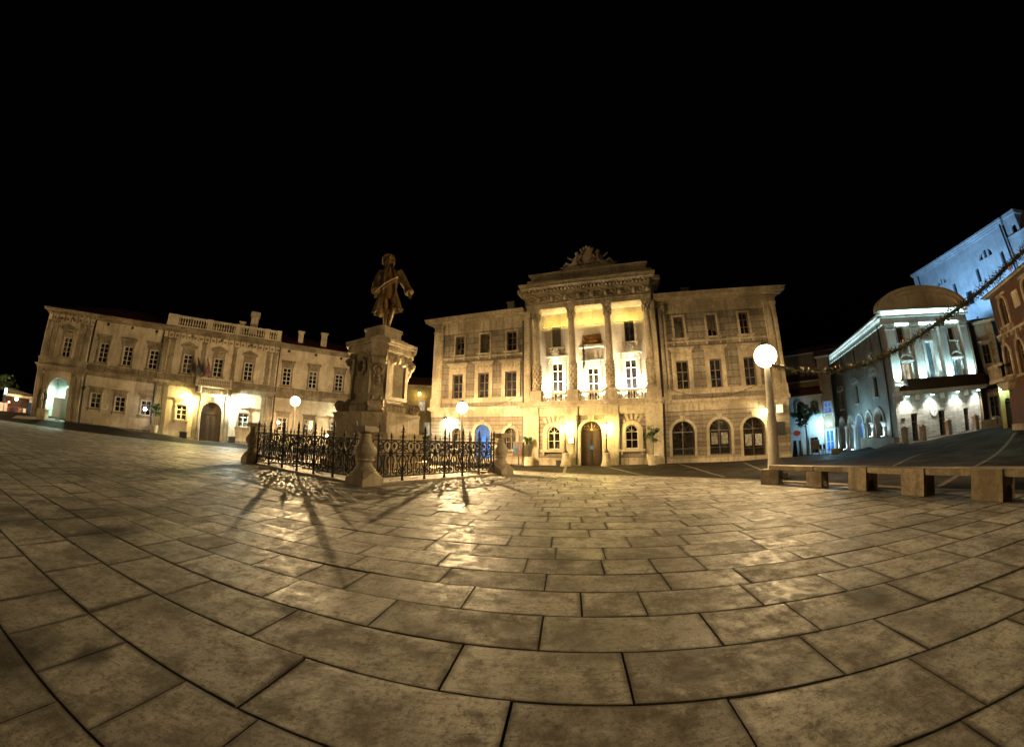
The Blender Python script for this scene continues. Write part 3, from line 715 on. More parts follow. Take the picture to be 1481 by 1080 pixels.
for sg in (-1, 1):                                  # two reclining figures
    f = lambda x, z: (cx + sg * x, .38, z)
    m.tube([f(1.62, 13.22), f(1.2, 13.34), f(.82, 13.5)], [.1, .17, .24], 8)        # legs to lap
    m.tube([f(.85, 13.45), f(.74, 13.8), f(.7, 14.08)], [.25, .23, .13], 8)         # torso
    m.ball(f(.72, 14.28), (.15, .15, .18), 9, 7)
    m.tube([f(.76, 14.02), f(1.0, 13.82), f(1.22, 13.92), f(1.4, 14.1)], [.1, .08, .07, .05], 6)
    m.tube([f(.66, 14.0), f(.5, 14.12), f(.4, 14.3)], [.09, .08, .06], 6)
    m.tube([f(1.78, 13.2), f(1.5, 13.62), f(1.2, 13.36)], [.08, .12, .15], 7)
    m.tube([f(1.9 - .12 * q * .5 + .1 * math.cos(q), 13.24 + .1 * math.sin(q)) for q in range(7)], .06, 5)
m.build('crest_sculpture', 'stone_trim', hall, True, angle=50)
# light fittings of the hall
def glow(col, st):
    k = 'glow_%d_%d_%d_%d' % (st * 10, col[0] * 99, col[1] * 99, col[2] * 99)
    if k not in MATS: emit(k, col, st)
    return k
def fitting(name, label, host, x, y, z, matg, power, col, to, kind='SPOT', spot=110, size=.08, group=None, shape='box'):
    """small lamp fixed to a wall: bracket, housing and glowing lens"""
    w = host.matrix_basis @ Vector((x, y, z)) if False else Matrix.Translation(host.location) @ Matrix.Rotation(host.rotation_euler.z, 4, 'Z') @ Vector((x, y, z))
    o = thing(name, label, 'lamp', w, host.rotation_euler.z, group)
    d_ = (Vector(to) - Vector((x, y, z))).normalized()
    if shape == 'box':
        q = d_.to_track_quat('Z', 'Y').to_matrix()
        def bx(mm, h, z0, z1): mm.add([tuple(q @ Vector((a * h, b * h, zz))) for zz in (z0, z1) for a, b in ((-1, -1), (1, -1), (1, 1), (-1, 1))], [(3, 2, 1, 0), (4, 5, 6, 7), (0, 1, 5, 4), (1, 2, 6, 5), (2, 3, 7, 6), (3, 0, 4, 7)])
        h = MB(); bx(h, .1, -.14, -.02); h.build('housing', 'metal_dark', o); g = MB(); bx(g, .085, -.021, -.004); g.build('lens', matg, o)
        p = Vector((0, 0, 0)) + d_ * .03
    else:
        h = MB().box(-.03, .03, -.02, .24, .1, .16).lathe([(.05, .2), (.16, .12), (.15, .1), (.04, .14)], 0, 0, 0, 12); h.build('housing', 'metal_dark', o)
        g = MB().ball((0, 0, 0), (.1, .1, .13), 12, 8); g.build('lens', glow(col, power / (PI * .148)), o, True); return o
    light(kind, o, p, power, col, size, to=Vector(p) + d_ * 2, spot=spot)
    return o
for i, cx in enumerate((-5.1, -2.72, -.27)):
    where = ('balcony door nearest the alley wing', 'balcony door under the lion relief', 'balcony door nearest the paper portraits')[i]
    for s_, side in ((-.63, 'first'), (.63, 'second')):
        fitting('floodlight', 'small floodlight, the %s of two lighting the %s' % (side, where), hall, cx * (1.03 if i == 0 else 1) + s_ * .62, .5, 4.08, 'lamp_flood', 1500, (1., .86, .6), (cx * (1.03 if i == 0 else 1) + s_ * .8, LY, 5.25), spot=80, size=.08, group='floodlights on the portico balcony')
fitting('floodlight', 'white floodlight fixed to the wall above the first arched window of the hall', hall, -12.75, -.25, 3.0, 'lamp_cool', 900, (.92, 1., .78), (-12.75, .6, 1.9), spot=150, size=.12)
fitting('wall_lamp', 'bright wall lamp over the last arched shop window at the corner of the hall', hall, 7.75, .0, 2.86, 'lamp_warm', 260, (1., .8, .42), (7.75, .3, 1.6), kind='POINT', size=.1, shape='globe')
def strip_light(name, lab, host, F, x0, x1, y, z, mat, power, col, to_dy, to_dz, h=.03, group=None):
    mw = Matrix.Translation(host.location) @ Matrix.Rotation(host.rotation_euler.z, 4, 'Z') @ (F or Matrix.Identity(4))
    o = thing(name, lab, 'strip light', (0, 0, 0), 0, group); o.matrix_world = mw
    MB().box(x0, x1, y - h, y + h, z - h, z - .004).build('housing', 'metal_dark', o); MB().box(x0, x1, y - h * .6, y + h * .6, z - .004, z + .004).build('diffuser', mat, o)
    light('AREA', o, ((x0 + x1) / 2, y, z + .012), power, col, to=((x0 + x1) / 2, y + to_dy, z + .012 + to_dz), sx=x1 - x0, sy=.05); return o
for i, (a, b) in enumerate(((-5.95, -4.25), (-3.55, -1.9), (-1.18, .6))):
    lab = ('slim yellow strip light under the architrave over the first balcony door', 'slim yellow strip light under the architrave above the lion relief', 'slim yellow strip light under the architrave over the balcony door by the drainpipe')[i]
    strip_light('strip_light', lab, hall, None, a, b, .62, 9.12, 'lamp_yellow', 32, (1., .72, .14), .22, .8, group='strip lights below the portico architrave')
# two candelabra lamp posts flanking the door
def door_post(cx, lab):
    w = Matrix.Translation(hall.location) @ Matrix.Rotation(hall.rotation_euler.z, 4, 'Z') @ Vector((cx, -.55, .03))
    o = thing('lamp_post', lab, 'lamp post', w, hall.rotation_euler.z, 'lamp posts flanking the town hall door')
    MB().lathe([(.34, -.2), (.34, .1), (.3, .14), (.24, .5), (.2, .66), (.23, .7), (.23, .74), (.1, .8)], 0, 0, 0, 14).build('base', 'stone_trim', o, True)
    MB().lathe([(.16, .78), (.06, .95), (.045, 1.0), (.04, 1.5), (.06, 1.54), (.035, 1.58), (.03, 2.02), (.08, 2.08), (.02, 2.12)], 0, 0, 0, 10).build('post', 'iron', o, True)
    MB().lathe([(.07, 2.13), (.13, 2.18), (.16, 2.3), (.13, 2.42), (.06, 2.445)], 0, 0, 0, 12).build('lantern', glow((1., .74, .2), 330 / (PI * .26)), o, True)
    MB().lathe([(.15, 2.45), (.1, 2.52), (.03, 2.56), (.03, 2.62), (.005, 2.68)], 0, 0, 0, 10).build('cap', 'iron', o, True)
door_post(-4.27, 'lamp post beside the hall door, close to the white notice board'); door_post(-1.83, 'lamp post beside the hall door, close to the potted olive tree')
nb = MB().box(-4.2, -3.84, -.15, -.121, 1.38, 1.74); nbo = thing('notice_board', 'white notice board in dark frame on the wall beside the hall door', 'notice board', loc, rz)
nb.build('panel', 'white_panel', nbo); m = MB(); ring_trim(m, (-4.2, -3.84, 1.38, 1.74, 0), .03, -.17, -.121, True); m.build('frame', 'iron', nbo)
# ------------------------------------------------------------------ monument
C0 = (-6.2, 16.05); A0 = (-4.65, 11.1); R0 = (-.5, 16.75); L0 = (-12.0, 14.75); B0 = (-7.9, 20.6)
rzm = math.atan2(A0[1] - C0[1], A0[0] - C0[0]) + PI / 2      # local -y points at the corner bollard nearest the viewer
ped = thing('pedestal', 'tall carved stone pedestal with scroll corners carrying the bronze statue', 'monument', (*C0, 0), rzm)
def octo(d, ch, z0, z1, mbb):                                 # square standing on its corner, corners cut off (chamfer half width ch)
    P = [(ch, -d), (d, -ch), (d, ch), (ch, d), (-ch, d), (-d, ch), (-d, -ch), (-ch, -d)]
    return mbb.slab(P, z0, z1)
m = MB(); octo(2.75, .7, -.05, .22, m); octo(2.4, .65, .22, .5, m); octo(2.12, .6, .5, 1.7, m); octo(2.18, .6, 1.62, 1.72, m); m.build('step', 'stone_monument', ped)
m = MB(); octo(1.93, .52, 1.72, 2.46, m); octo(1.97, .53, 2.46, 2.56, m); m.build('plinth', 'stone_monument', ped)
m = MB(); octo(1.1, .42, 2.56, 5.32, m)
octo(1.28, .46, 2.56, 2.9, m); octo(1.22, .45, 2.9, 3.05, m); octo(1.16, .44, 3.05, 3.12, m)
m.build('shaft', 'stone_monument', ped)
def on_face(k, fn, name, mat='stone_monument'):               # build in face space (u along the face, out, z) and turn onto face k
    mm = MB(); fn(mm); a = -PI / 4 + k * PI / 2; ca, sa = math.cos(a), math.sin(a)
    # face normal direction in local frame
    mm.v = [(u * -sa + o * ca, u * ca + o * sa, z) for (u, o, z) in mm.v]
    mm.build(name, mat, ped)
FD = 1.52 / math.sqrt(2)
def face_panel(mm):
    f = FD
    for (a, b, c, d) in ((-.66, -.5, 3.16, 4.95), (.5, .66, 3.16, 4.95), (-.5, .5, 3.16, 3.32)): mm.box(a, b, f - .06, f + .12, c, d)
    mm.box(-.46, .46, f - .06, f + .015, 3.36, 4.75)
    for s_ in (-1, 1):                                        # carved swag over the panel
        mm.tube([(s_ * (.06 + .5 * q / 10), f + .05, 5.02 - .16 * math.sin(q / 10 * PI) - .05 * q / 10) for q in range(11)], [.075 + .05 * math.sin(q / 10 * PI) for q in range(11)], 6)
        mm.tube([(s_ * (.34 + .12 * (1 - q / 12) * math.cos(q * .6)), f + .05, 4.84 + .12 * (1 - q / 12) * math.sin(q * .6)) for q in range(12)], .05, 5)
        mm.tube([(s_ * .56, f + .05, 4.9 - .07 * q) for q in range(9)], [.05 - .004 * q for q in range(9)], 5)
    mm.ball((0, f + .08, 5.0), (.17, .14, .2), 8, 6)
    for k in range(9): mm.ball(((k - 4) * .13, f + .1, 5.2), (.045, .05, .06), 6, 4)
    mm.box(-.7, .7, f - .05, f + .16, 5.26, 5.34)
    for k in range(7): mm.box(-.48 + .15 * k, -.42 + .15 * k, f + .1, f + .17, 2.66, 2.98)
def face_wreath(mm):
    f = FD
    for (a, b, c, d) in ((-.66, -.52, 3.16, 5.0), (.52, .66, 3.16, 5.0)): mm.box(a, b, f - .06, f + .12, c, d)
    for k in range(16): a = 2 * PI * k / 16; mm.ball((.25 * math.cos(a), f + .08, 4.66 + .32 * math.sin(a)), (.09, .09, .09), 6, 5)
    mm.tube([(-.1, f + .04, 4.42), (0, f + .05, 4.3), (.14, f + .04, 4.36)], .03, 5)
    mm.box(-.44, .44, f - .06, f + .06, 3.46, 4.14); mm.box(-.7, .7, f - .05, f + .16, 5.26, 5.34)
    for k in range(7): mm.box(-.48 + .15 * k, -.42 + .15 * k, f + .1, f + .17, 2.66, 2.98)
    for s_ in (-1, 1): mm.tube([(s_ * .5, f + .08, 5.0 - .09 * q) for q in range(9)], [.07 - .005 * q for q in range(9)], 6)
for k in range(4): on_face(k, face_panel if k % 2 == 0 else face_wreath, 'panel')
def face_letters(mm):
    for j, zz in enumerate((4.12, 3.98, 3.62)):
        pass
for k in range(4):                                            # corner pilasters with scroll feet
    mm = MB(); w = .36
    prof = [(1.0, 2.56), (1.72, 2.56), (1.72, 2.6), (1.5, 3.0), (1.36, 3.2), (1.24, 3.55), (1.22, 4.0), (1.3, 4.5), (1.42, 4.75), (1.45, 5.0), (1.44, 5.32), (1.0, 5.32)]
    n = len(prof)
    P = [(-w if k == 0 else -w * .8, r, z) for r, z in prof] + [(w if k == 0 else w * .8, r, z) for r, z in prof]
    mm.add(P, [tuple(range(n)), tuple(range(2 * n - 1, n - 1, -1))] + [(i, i + n, (i + 1) % n + n, (i + 1) % n) for i in range(n)])
    def roll(cr, cz, r, turns, hw):                           # scroll: drum with a spiral rib on each cheek
        rings = []
        for xx in (-hw, hw): rings.append([(xx, cr + r * math.cos(a), cz + r * math.sin(a)) for a in [2 * PI * i / 20 for i in range(20)]])
        mm.loft(rings)
        for sx in (-1, 1):
            mm.tube([(sx * (hw + .01), cr + r * (1 - q / 26) * math.cos(q * .55), cz + r * (1 - q / 26) * math.sin(q * .55)) for q in range(24)], [.045] * 20 + [.05, .055, .06, .07], 6)
    roll(1.68, 2.84, .27, 2, w * .82); roll(1.42, 4.86, .19, 2, w * .8)
    for (zz, dd) in ((4.45, 1.32), (4.25, 1.28), (4.05, 1.25), (3.88, 1.25)): mm.ball((0, dd, zz), (.13, .08, .14), 7, 5)
    for sx in (-1, 1):                                        # ribbon drape and fluted foot
        mm.tube([(sx * .05, 1.44, 4.7), (sx * .2, 1.4, 4.5), (sx * .1, 1.3, 4.3), (sx * .22, 1.27, 4.12), (sx * .12, 1.25, 3.95)], [.05, .06, .045, .05, .02], 6)
        for zz in (0,): mm.box(sx * .13 - .07, sx * .13 + .07, 1.38, 1.475, 4.93, 5.26)
        mm.tube([(sx * .17, 1.66 - .1 * i, 2.7 + .16 * i) for i in range(5)], .07, 6)
    a = -PI / 2 + k * PI / 2; ca, sa = math.cos(a), math.sin(a)
    mm.v = [(x * -sa + o * ca, x * ca + o * sa, z) for (x, o, z) in mm.v]
    mm.build('corner_scroll', 'stone_monument', ped, True)
m = MB()
for d, ch, z0, z1 in ((1.5, .38, 5.3, 5.42), (1.47, .37, 5.42, 5.58), (1.6, .4, 5.58, 5.68), (1.68, .42, 5.68, 5.8), (1.5, .4, 5.8, 5.86)): octo(d, ch, z0, z1, m)
for k in range(4):                                            # the moulding breaks forward over each corner
    a = -PI / 2 + k * PI / 2
    for e, z0, z1 in ((.0, 5.32, 5.58), (.1, 5.58, 5.8)):
        c = (math.cos(a) * (1.35 + e), math.sin(a) * (1.35 + e)); m.obox(c, a + PI / 2, .4 + e * .6, .2, z0 + .003, z1 + .004)
m.build('cornice', 'stone_monument', ped)
m = MB(); octo(1.2, .3, 5.86, 6.0, m); octo(1.02, .22, 6.0, 6.1, m); octo(.86, .1, 6.1, 6.5, m); octo(.93, .1, 6.5, 6.6, m)
m.build('cap', 'stone_monument', ped)

# bronze statue: one skinned body, coat, wig, bow
st = thing('statue', 'bronze statue of a bewigged man in a long open coat holding a violin bow', 'statue', (*C0, 6.6), R(21.1))
def skin(name, mat, V, E, rad, parent, sub=2):
    me = bpy.data.meshes.new(name); me.from_pydata(V, E, []); o = bpy.data.objects.new(name, me); COL.objects.link(o)
    md = o.modifiers.new('s', 'SKIN'); sv = me.skin_vertices[0].data
    for i, r in enumerate(rad): sv[i].radius = (r, r) if not isinstance(r, tuple) else r
    sv[0].use_root = True; md.use_smooth_shade = True
    s2 = o.modifiers.new('b', 'SUBSURF'); s2.levels = sub; s2.render_levels = sub
    dg = bpy.context.evaluated_depsgraph_get(); ev = o.evaluated_get(dg); nm = bpy.data.meshes.new_from_object(ev)
    o.modifiers.clear(); o.data = nm; nm.materials.clear(); nm.materials.append(MATS[mat]); o.name = name; o.parent = parent
    nm.polygons.foreach_set('use_smooth', [True] * len(nm.polygons)); return o
V = [(.06, 0, 1.98), (.04, -.02, 2.45), (.0, -.03, 2.9), (-.07, -.08, 3.24), (-.12, -.13, 3.5), (-.15, -.17, 3.72), (-.17, -.17, 3.92),
     (-.4, -.02, 3.0), (-.62, .0, 2.4), (-.6, -.2, 1.92), (-.58, -.27, 1.76),
     (.42, -.02, 3.12), (.83, .02, 2.56), (1.05, -.12, 2.1), (1.1, -.17, 1.95),
     (-.1, .02, 1.75), (-.02, .06, 1.05), (.02, .16, .22), (.0, -.06, .1),
     (.24, -.03, 1.75), (.34, -.16, 1.1), (.2, -.06, .24), (.18, -.34, .1)]
E_ = [(0, 1), (1, 2), (2, 3), (3, 4), (4, 5), (5, 6), (2, 7), (7, 8), (8, 9), (9, 10), (2, 11), (11, 12), (12, 13), (13, 14), (0, 15), (15, 16), (16, 17), (17, 18), (0, 19), (19, 20), (20, 21), (21, 22)]
rad = [.26, .25, .3, .13, .19, .215, .15, .17, .13, .09, .08, .17, .13, .09, .08, .2, .145, .085, .08, .21, .15, .085, .08]
body = skin('body', 'bronze', V, E_, rad, st)
ex = MB()
ex.ball((-.15, -.385, 3.66), (.035, .05, .055), 6, 5)         # nose, brow, lips, ears merged into the body below
ex.tube([(-.27, -.34, 3.76), (-.15, -.37, 3.775), (-.03, -.34, 3.76)], .028, 5)
ex.tube([(-.21, -.355, 3.55), (-.14, -.37, 3.555), (-.07, -.355, 3.55)], .022, 5); ex.ball((-.13, -.31, 3.47), (.07, .06, .05), 7, 5)
ex.ball((-.37, -.15, 3.66), (.03, .05, .07), 6, 5); ex.ball((.07, -.15, 3.66), (.03, .05, .07), 6, 5)
for (hx, hy, hz, sg, ph) in ((-.58, -.29, 1.7, 1, .3), (1.12, -.2, 1.88, -1, -.2)):
    ex.ball((hx, hy, hz), (.075, .06, .1), 8, 6)
    for k in range(4):
        q = -.055 + .037 * k; L_ = (.13, .15, .145, .11)[k]
        ex.tube([(hx + q, hy - .03, hz - .06), (hx + q + .01 * sg, hy - .09, hz - .06 - L_ * .5), (hx + q, hy - .07, hz - .07 - L_ * .8), (hx + q, hy - .01, hz - .08 - L_ * .6)], [.024, .022, .019, .015], 6)
    ex.tube([(hx + sg * .06, hy - .02, hz + .03), (hx + sg * .1, hy - .08, hz - .02), (hx + sg * .06, hy - .12, hz - .07)], [.028, .025, .018], 6)
def join_into(o, mbx, mat):
    me = o.data; v = [tuple(p.co) for p in me.vertices]; f = [tuple(p.vertices) for p in me.polygons]; n = len(v)
    nm = bpy.data.meshes.new(o.name); nm.from_pydata(v + mbx.v, [], f + [tuple(i + n for i in q) for q in mbx.f]); nm.materials.append(MATS[mat])
    nm.polygons.foreach_set('use_smooth', [True] * len(nm.polygons)); o.data = nm
join_into(body, ex, 'bronze')
wg = MB()
for k in range(60):
    a = 2 * PI * (k * .618); t_ = (k + .5) / 60; z = 3.98 - .42 * t_; r = .27 * math.sqrt(max(.02, 1 - ((z - 3.72) / .3) ** 2 if z > 3.72 else 1))
    x, y = -.16 + r * math.cos(a), -.13 + r * math.sin(a)
    if y < -.24 and z < 3.86: continue
    wg.ball((x, y, z), (.085, .085, .075), 6, 5)
for sg in (-1, 1):
    for zz in (3.5, 3.58, 3.66): wg.ball((-.14 + sg * .25, -.06, zz), (.07, .11, .055), 7, 5)
wg.tube([(-.12, .12, 3.6), (-.1, .16, 3.3), (-.08, .15, 3.05)], [.1, .08, .04], 7)
wg.build('wig', 'bronze_dark', st, True)
# coat: open-fronted shell that flares to the hem, with sleeves and cuffs
ct = MB(); rings = []
for i in range(13):
    u = i / 12; z = 3.22 - 2.1 * u
    rx = (.36 + .24 * min(1, u * 5)) if u < .2 else (.5 - .12 * math.sin((u - .2) / .3 * PI * .5) if u < .5 else (.38 + .29 * ((u - .5) / .5) ** 1.2))
    ry = .24 + .1 * min(1, u * 4) - (.06 if .35 < u < .6 else 0) + .14 * max(0, u - .5) * 2
    cx = .0 + .14 * max(0, u - .3); gap = .38 + .3 * u
    ring = []
    for k in range(25):
        a = -PI / 2 + gap + (2 * PI - 2 * gap) * k / 24
        f = 1 + .22 * math.sin(a * 11 + 1 + u * 3) * max(.1, u - .3)
        zz = z - (.26 * u * (1 if math.cos(a) < -.3 else 0) * max(0, u - .5) * 2)
        ring.append((cx + rx * 1.04 * f * math.cos(a), .03 + ry * 1.2 * f * math.sin(a), zz))
    rings.append(ring)
ct.loft(rings, False, False)
o_ = len(ct.v); inner = [[(p[0] * .93 + .004, p[1] * .9, p[2]) for p in r] for r in rings]; ct.loft(inner, False, False)
for r_, q in ((rings[-1], inner[-1]), ([r[0] for r in rings], [r[0] for r in inner]), ([r[-1] for r in rings], [r[-1] for r in inner])): ct.loft([r_, q], False, False)
for P, rr in ((((-.36, -.02, 3.06), (-.52, 0, 2.72), (-.64, 0, 2.38), (-.62, -.12, 2.1), (-.6, -.22, 1.92)), (.24, .23, .2, .19, .22)), (((.38, -.02, 3.16), (.64, 0, 2.84), (.85, .02, 2.52), (.97, -.05, 2.28), (1.06, -.13, 2.08)), (.25, .23, .2, .19, .22))):
    ct.tube(P, rr, 10)
    d_ = (Vector(P[-1]) - Vector(P[-2])).normalized(); e = Vector(P[-1]); ct.tube([e - d_ * .16, e - d_ * .15, e + d_ * .03], [.19, .235, .24], 10)
for sg in (-1, 1):                                            # lapels and collar
    ct.tube([(sg * .12 - .06, -.2, 3.3), (sg * .2 - .03, -.29, 3.1), (sg * .27, -.33, 2.75), (sg * .27 + .02, -.31, 2.3), (sg * .33 + .05, -.32, 1.8)], [.06, .08, .06, .05, .05], 6)
ct.build('coat', 'bronze', st, True, angle=70)
wc = MB()                                                     # waistcoat, cravat and breeches
wc.loft([[(.02 + rx * math.cos(a), -.02 + ry * math.sin(a), z) for a in [2 * PI * k / 16 for k in range(16)]] for z, rx, ry in ((3.2, .16, .14), (3.0, .3, .27), (2.6, .31, .29), (2.2, .3, .28), (1.9, .33, .29), (1.6, .36, .29))])
for k in range(5): wc.ball((-.02, -.31 + .01 * k, 2.95 - .2 * k), .028, 6, 4)
for k in range(5): wc.ball((-.07 + .03 * (k % 2), -.22 - .02 * k, 3.24 - .07 * k), (.09, .06, .06), 7, 5)
wc.tube([(.3, -.12, 1.7), (.36, -.2, 1.35), (.36, -.22, 1.08)], [.22, .19, .16], 9); wc.tube([(-.08, .0, 1.7), (-.04, .02, 1.3), (-.02, .04, 1.02)], [.21, .18, .155], 9)
wc.build('waistcoat', 'bronze_dark', st, True)
bw = MB().tube([(-.62, -.42, 1.78), (-.2, -.47, 2.28), (.2, -.46, 2.58), (.42, -.44, 2.72)], [.03, .034, .03, .024], 6).tube([(-.56, -.43, 1.72), (.42, -.44, 2.62)], .012, 4).box(-.6, -.54, -.45, -.41, 1.74, 1.82)
bw.build('violin_bow', 'bow_bronze', st)
MB().lathe([(.52, 0), (.52, .08), (.46, .1)], .1, 0, -.005, 8).build('base', 'bronze_dark', st)

# wrought iron fence and corner bollards
def bollard(p, lab, turn):
    o = thing('bollard', lab, 'bollard', (*p, 0), turn, 'stone bollards at the fence corners')
    m = MB(); m.box(-.43, .43, -.43, .43, -.05, .2)
    for q in range(4):                                        # the base rises to a little gable on each side
        a = q * PI / 2; mm = MB(); mm.add([(-.43, -.43, .2), (.43, -.43, .2), (0, -.43, .44), (-.3, -.27, .44), (.3, -.27, .44)], [(0, 1, 2), (1, 4, 2), (0, 2, 3)])
        ca, sa = math.cos(a), math.sin(a); m.add([(x * ca - y * sa, x * sa + y * ca, z) for x, y, z in mm.v], mm.f)
    m.lathe([(.5, .2), (.36, .44)], 0, 0, 0, 4, True)
    m.build('base', 'stone_post', o)
    MB().lathe([(.36, .42), (.37, .47), (.34, .52), (.27, .58), (.24, .66), (.245, .74), (.3, .78), (.3, .82), (.26, .85), (.33, .95), (.375, 1.06), (.35, 1.17), (.26, 1.3), (.19, 1.42), (.17, 1.58), (.18, 1.64)], 0, 0, 0, 24).build('baluster', 'stone_post', o, True)
    MB().lathe([(.19, 1.63), (.25, 1.67), (.25, 1.7)], 0, 0, 0, 20).box(-.29, .29, -.29, .29, 1.69, 1.83).box(-.24, .24, -.24, .24, 1.83, 1.87).build('cap', 'stone_post', o, True)
    return o
for p, lab, other in ((A0, 'stone baluster bollard standing between the two fence panels that face the viewer', C0), (L0, 'stone baluster bollard at the fence corner towards the long two storey palace', C0), (R0, 'stone baluster bollard at the fence corner in front of the blue lit window', C0), (B0, 'stone baluster bollard behind the pedestal at the hidden fence corner', C0)):
    bollard(p, lab, math.atan2(p[1] - other[1], p[0] - other[0]) + PI / 4)
def spiral(cx, cz, r, a0, turns, sgn, n=16): return [(cx + r * (1 - .8 * i / n) * math.cos(a0 + sgn * turns * 2 * PI * i / n), 0, cz + r * (1 - .8 * i / n) * math.sin(a0 + sgn * turns * 2 * PI * i / n)) for i in range(n + 1)]
def post_mesh():
    m = MB(); m.tube([(0, 0, .06), (0, 0, 1.78)], .04, 6); m.lathe([(.03, 1.55), (.055, 1.6), (.03, 1.65)], 0, 0, 0, 8); m.lathe([(.02, 1.76), (.05, 1.82), (.012, 1.98), (.004, 2.05)], 0, 0, 0, 6)
    for sg in (-1, 1):
        m.tube([(0, 0, 1.7), (sg * .07, 0, 1.77), (sg * .1, 0, 1.72)], .013, 5); m.tube([(0, 0, 1.5)] + [(sg * p[0], 0, p[2]) for p in spiral(.1, 1.56, .055, PI, 1., -1, 10)], .012, 5)
    m.lathe([(.05, .05), (.05, .12), (.03, .16)], 0, 0, 0, 8); return m
def scroll_mesh(w):
    m = MB(); r = .026; h = w / 2
    m.tube([(0, 0, .24), (0, 0, 1.52)], .02, 6); m.lathe([(.018, 1.5), (.045, 1.56), (.012, 1.68), (.004, 1.73)], 0, 0, 0, 6); m.lathe([(.02, .95), (.06, 1.03), (.07, 1.08), (.03, 1.16), (.02, 1.2)], 0, 0, 0, 8)
    for sg in (-1, 1):
        f = lambda P: [(sg * p[0], p[1], p[2]) for p in P]
        m.tube(f([(.02, 0, 1.02), (.1, 0, 1.0), (.2, 0, 1.05), (.3, 0, 1.16), (.31, 0, 1.3), (.24, 0, 1.4), (.13, 0, 1.42), (.03, 0, 1.36)]), r, 5)
        m.tube(f(spiral(.36, 1.2, .12, -PI / 2, 1.3, 1)), r, 5); m.tube(f([(.48, 0, 1.42), (.42, 0, 1.4), (.33, 0, 1.34)]), r, 5)
        m.tube(f([(.02, 0, .95), (.1, 0, .86), (.14, 0, .72), (.1, 0, .55)] + spiral(.2, .4, .11, PI * .9, 1.2, 1)), r, 5)
        m.tube(f([(.48, 0, .95), (.4, 0, .88), (.34, 0, .74), (.38, 0, .58)] + spiral(.4, .4, .1, .2, 1.2, -1)), r, 5)
        m.tube(f([(.26, 0, .26), (.28, 0, .6), (.26, 0, .8), (.22, 0, .96), (.27, 0, 1.04)]), r * .9, 5)
        for k in range(5): m.ball((sg * (.1 + .05 * math.sin(k)), 0, .62 + .08 * k), (.035, .018, .05), 6, 4)
        m.ball((sg * .14, 0, 1.26), (.06, .02, .09), 7, 5); m.ball((sg * .3, 0, .92), (.05, .02, .05), 6, 4)
    return m
def fence(p, q, lab):
    d = Vector((q[0] - p[0], q[1] - p[1])); Lg = d.length; d.normalize(); a = math.atan2(d.y, d.x)
    o = thing('iron_fence', lab, 'fence', (*p, 0), a, 'wrought iron fence panels round the monument')
    s0, s1 = .5, Lg - .5; n = 6; w = (s1 - s0) / n
    for zz, hh in ((.24, .02), (1.02, .014), (1.45, .02)): MB().box(s0, s1, -.018, .018, zz - hh, zz + hh).build('rail', 'iron', o)
    for sx, c in ((-1, s0), (1, s1)): MB().tube([(c, 0, 1.45), (c + sx * .16, 0, 1.45), (c + sx * .22, 0, 1.4), (c + sx * .26, 0, 1.33), (c + sx * .34, 0, 1.32)], .02, 6).build('stay', 'iron', o)
    pm = sm = None
    for k in range(n + 1):
        if pm is None: pm = post_mesh().build('post', 'iron', o); x = pm
        else: x = pm.copy(); COL.objects.link(x); x.parent = o
        x.location = (s0 + w * k, 0, 0)
    for k in range(n):
        if sm is None: sm = scroll_mesh(w).build('scrollwork', 'iron', o); x = sm
        else: x = sm.copy(); COL.objects.link(x); x.parent = o
        x.location = (s0 + w * (k + .5), 0, 0); x.scale = (w / 1.0, 1, 1)
    return o
fence(A0, R0, 'black wrought iron fence panel between two bollards, facing the viewer below the pedestal')
fence(L0, A0, 'black wrought iron fence panel facing the long palace, between two bollards')
fence(R0, B0, 'black wrought iron fence panel behind the pedestal on the town hall side')
fence(B0, L0, 'black wrought iron fence panel behind the pedestal on the long palace side')
kb2 = MB()
for p, q in ((A0, R0), (L0, A0), (R0, B0), (B0, L0)):
    d = math.atan2(q[1] - p[1], q[0] - p[0]); l_ = math.hypot(q[0] - p[0], q[1] - p[1]); kb2.obox(((p[0] + q[0]) / 2, (p[1] + q[1]) / 2), d, l_ / 2 - .3, .17, -.01, .07)
structure(kb2.build('kerb', 'stone_post'))

# ------------------------------------------------------------------ street lamps on the square
def street_lamp(p, h, lab, r0=.21, strength=700., z0=0., gr=.3, col=(1., .70, .34), add_shade=False):
    o = thing('street_lamp', lab, 'street lamp', (p[0], p[1], z0), 0, 'street lamps on the square')
    MB().box(-.34, .34, -.34, .34, -.3, .14).lathe([(.3, .14), (.3, .2), (r0 * 1.15, .24)], 0, 0, 0, 20).build('base', 'stone_post', o)
    MB().lathe([(r0 * 1.05, .2), (r0 * .95, .6), (r0 * .8, 1.3), (r0 * .66, h * .55), (r0 * .5, h - gr - .3), (r0 * .42, h - gr - .06), (r0 * .36, h - gr + .02)], 0, 0, 0, 20).build('post', 'lamp_stone', o, True)
    MB().lathe([(.035, h - gr), (.035, h - .12), (.03, h - .08)], 0, 0, 0, 10).build('socket', 'metal_dark', o, True)
    MB().ball((0, 0, h), (.036, .036, .05), 12, 8).build('bulb', glow(col, strength * 2.7), o, True)
    if add_shade: MB().lathe([(.01, h + .12), (gr * .62, h + .1), (gr * .62, h + .108), (.01, h + .15)], 0, 0, 0, 20).build('added_shade', 'metal_dark', o)  # unseen disc added inside the globe to keep light off the upper walls
    MB().ball((0, 0, h), (gr, gr, gr), 24, 16).build('globe', 'globe_glass', o, True)
    MB().lathe([(.05, h + gr * .98), (.12, h + gr * .97), (.09, h + gr + .05), (.03, h + gr + .1)], 0, 0, 0, 12).build('cap', 'iron', o, True)
    return o
LAMP_R = (9.25, 11.15)
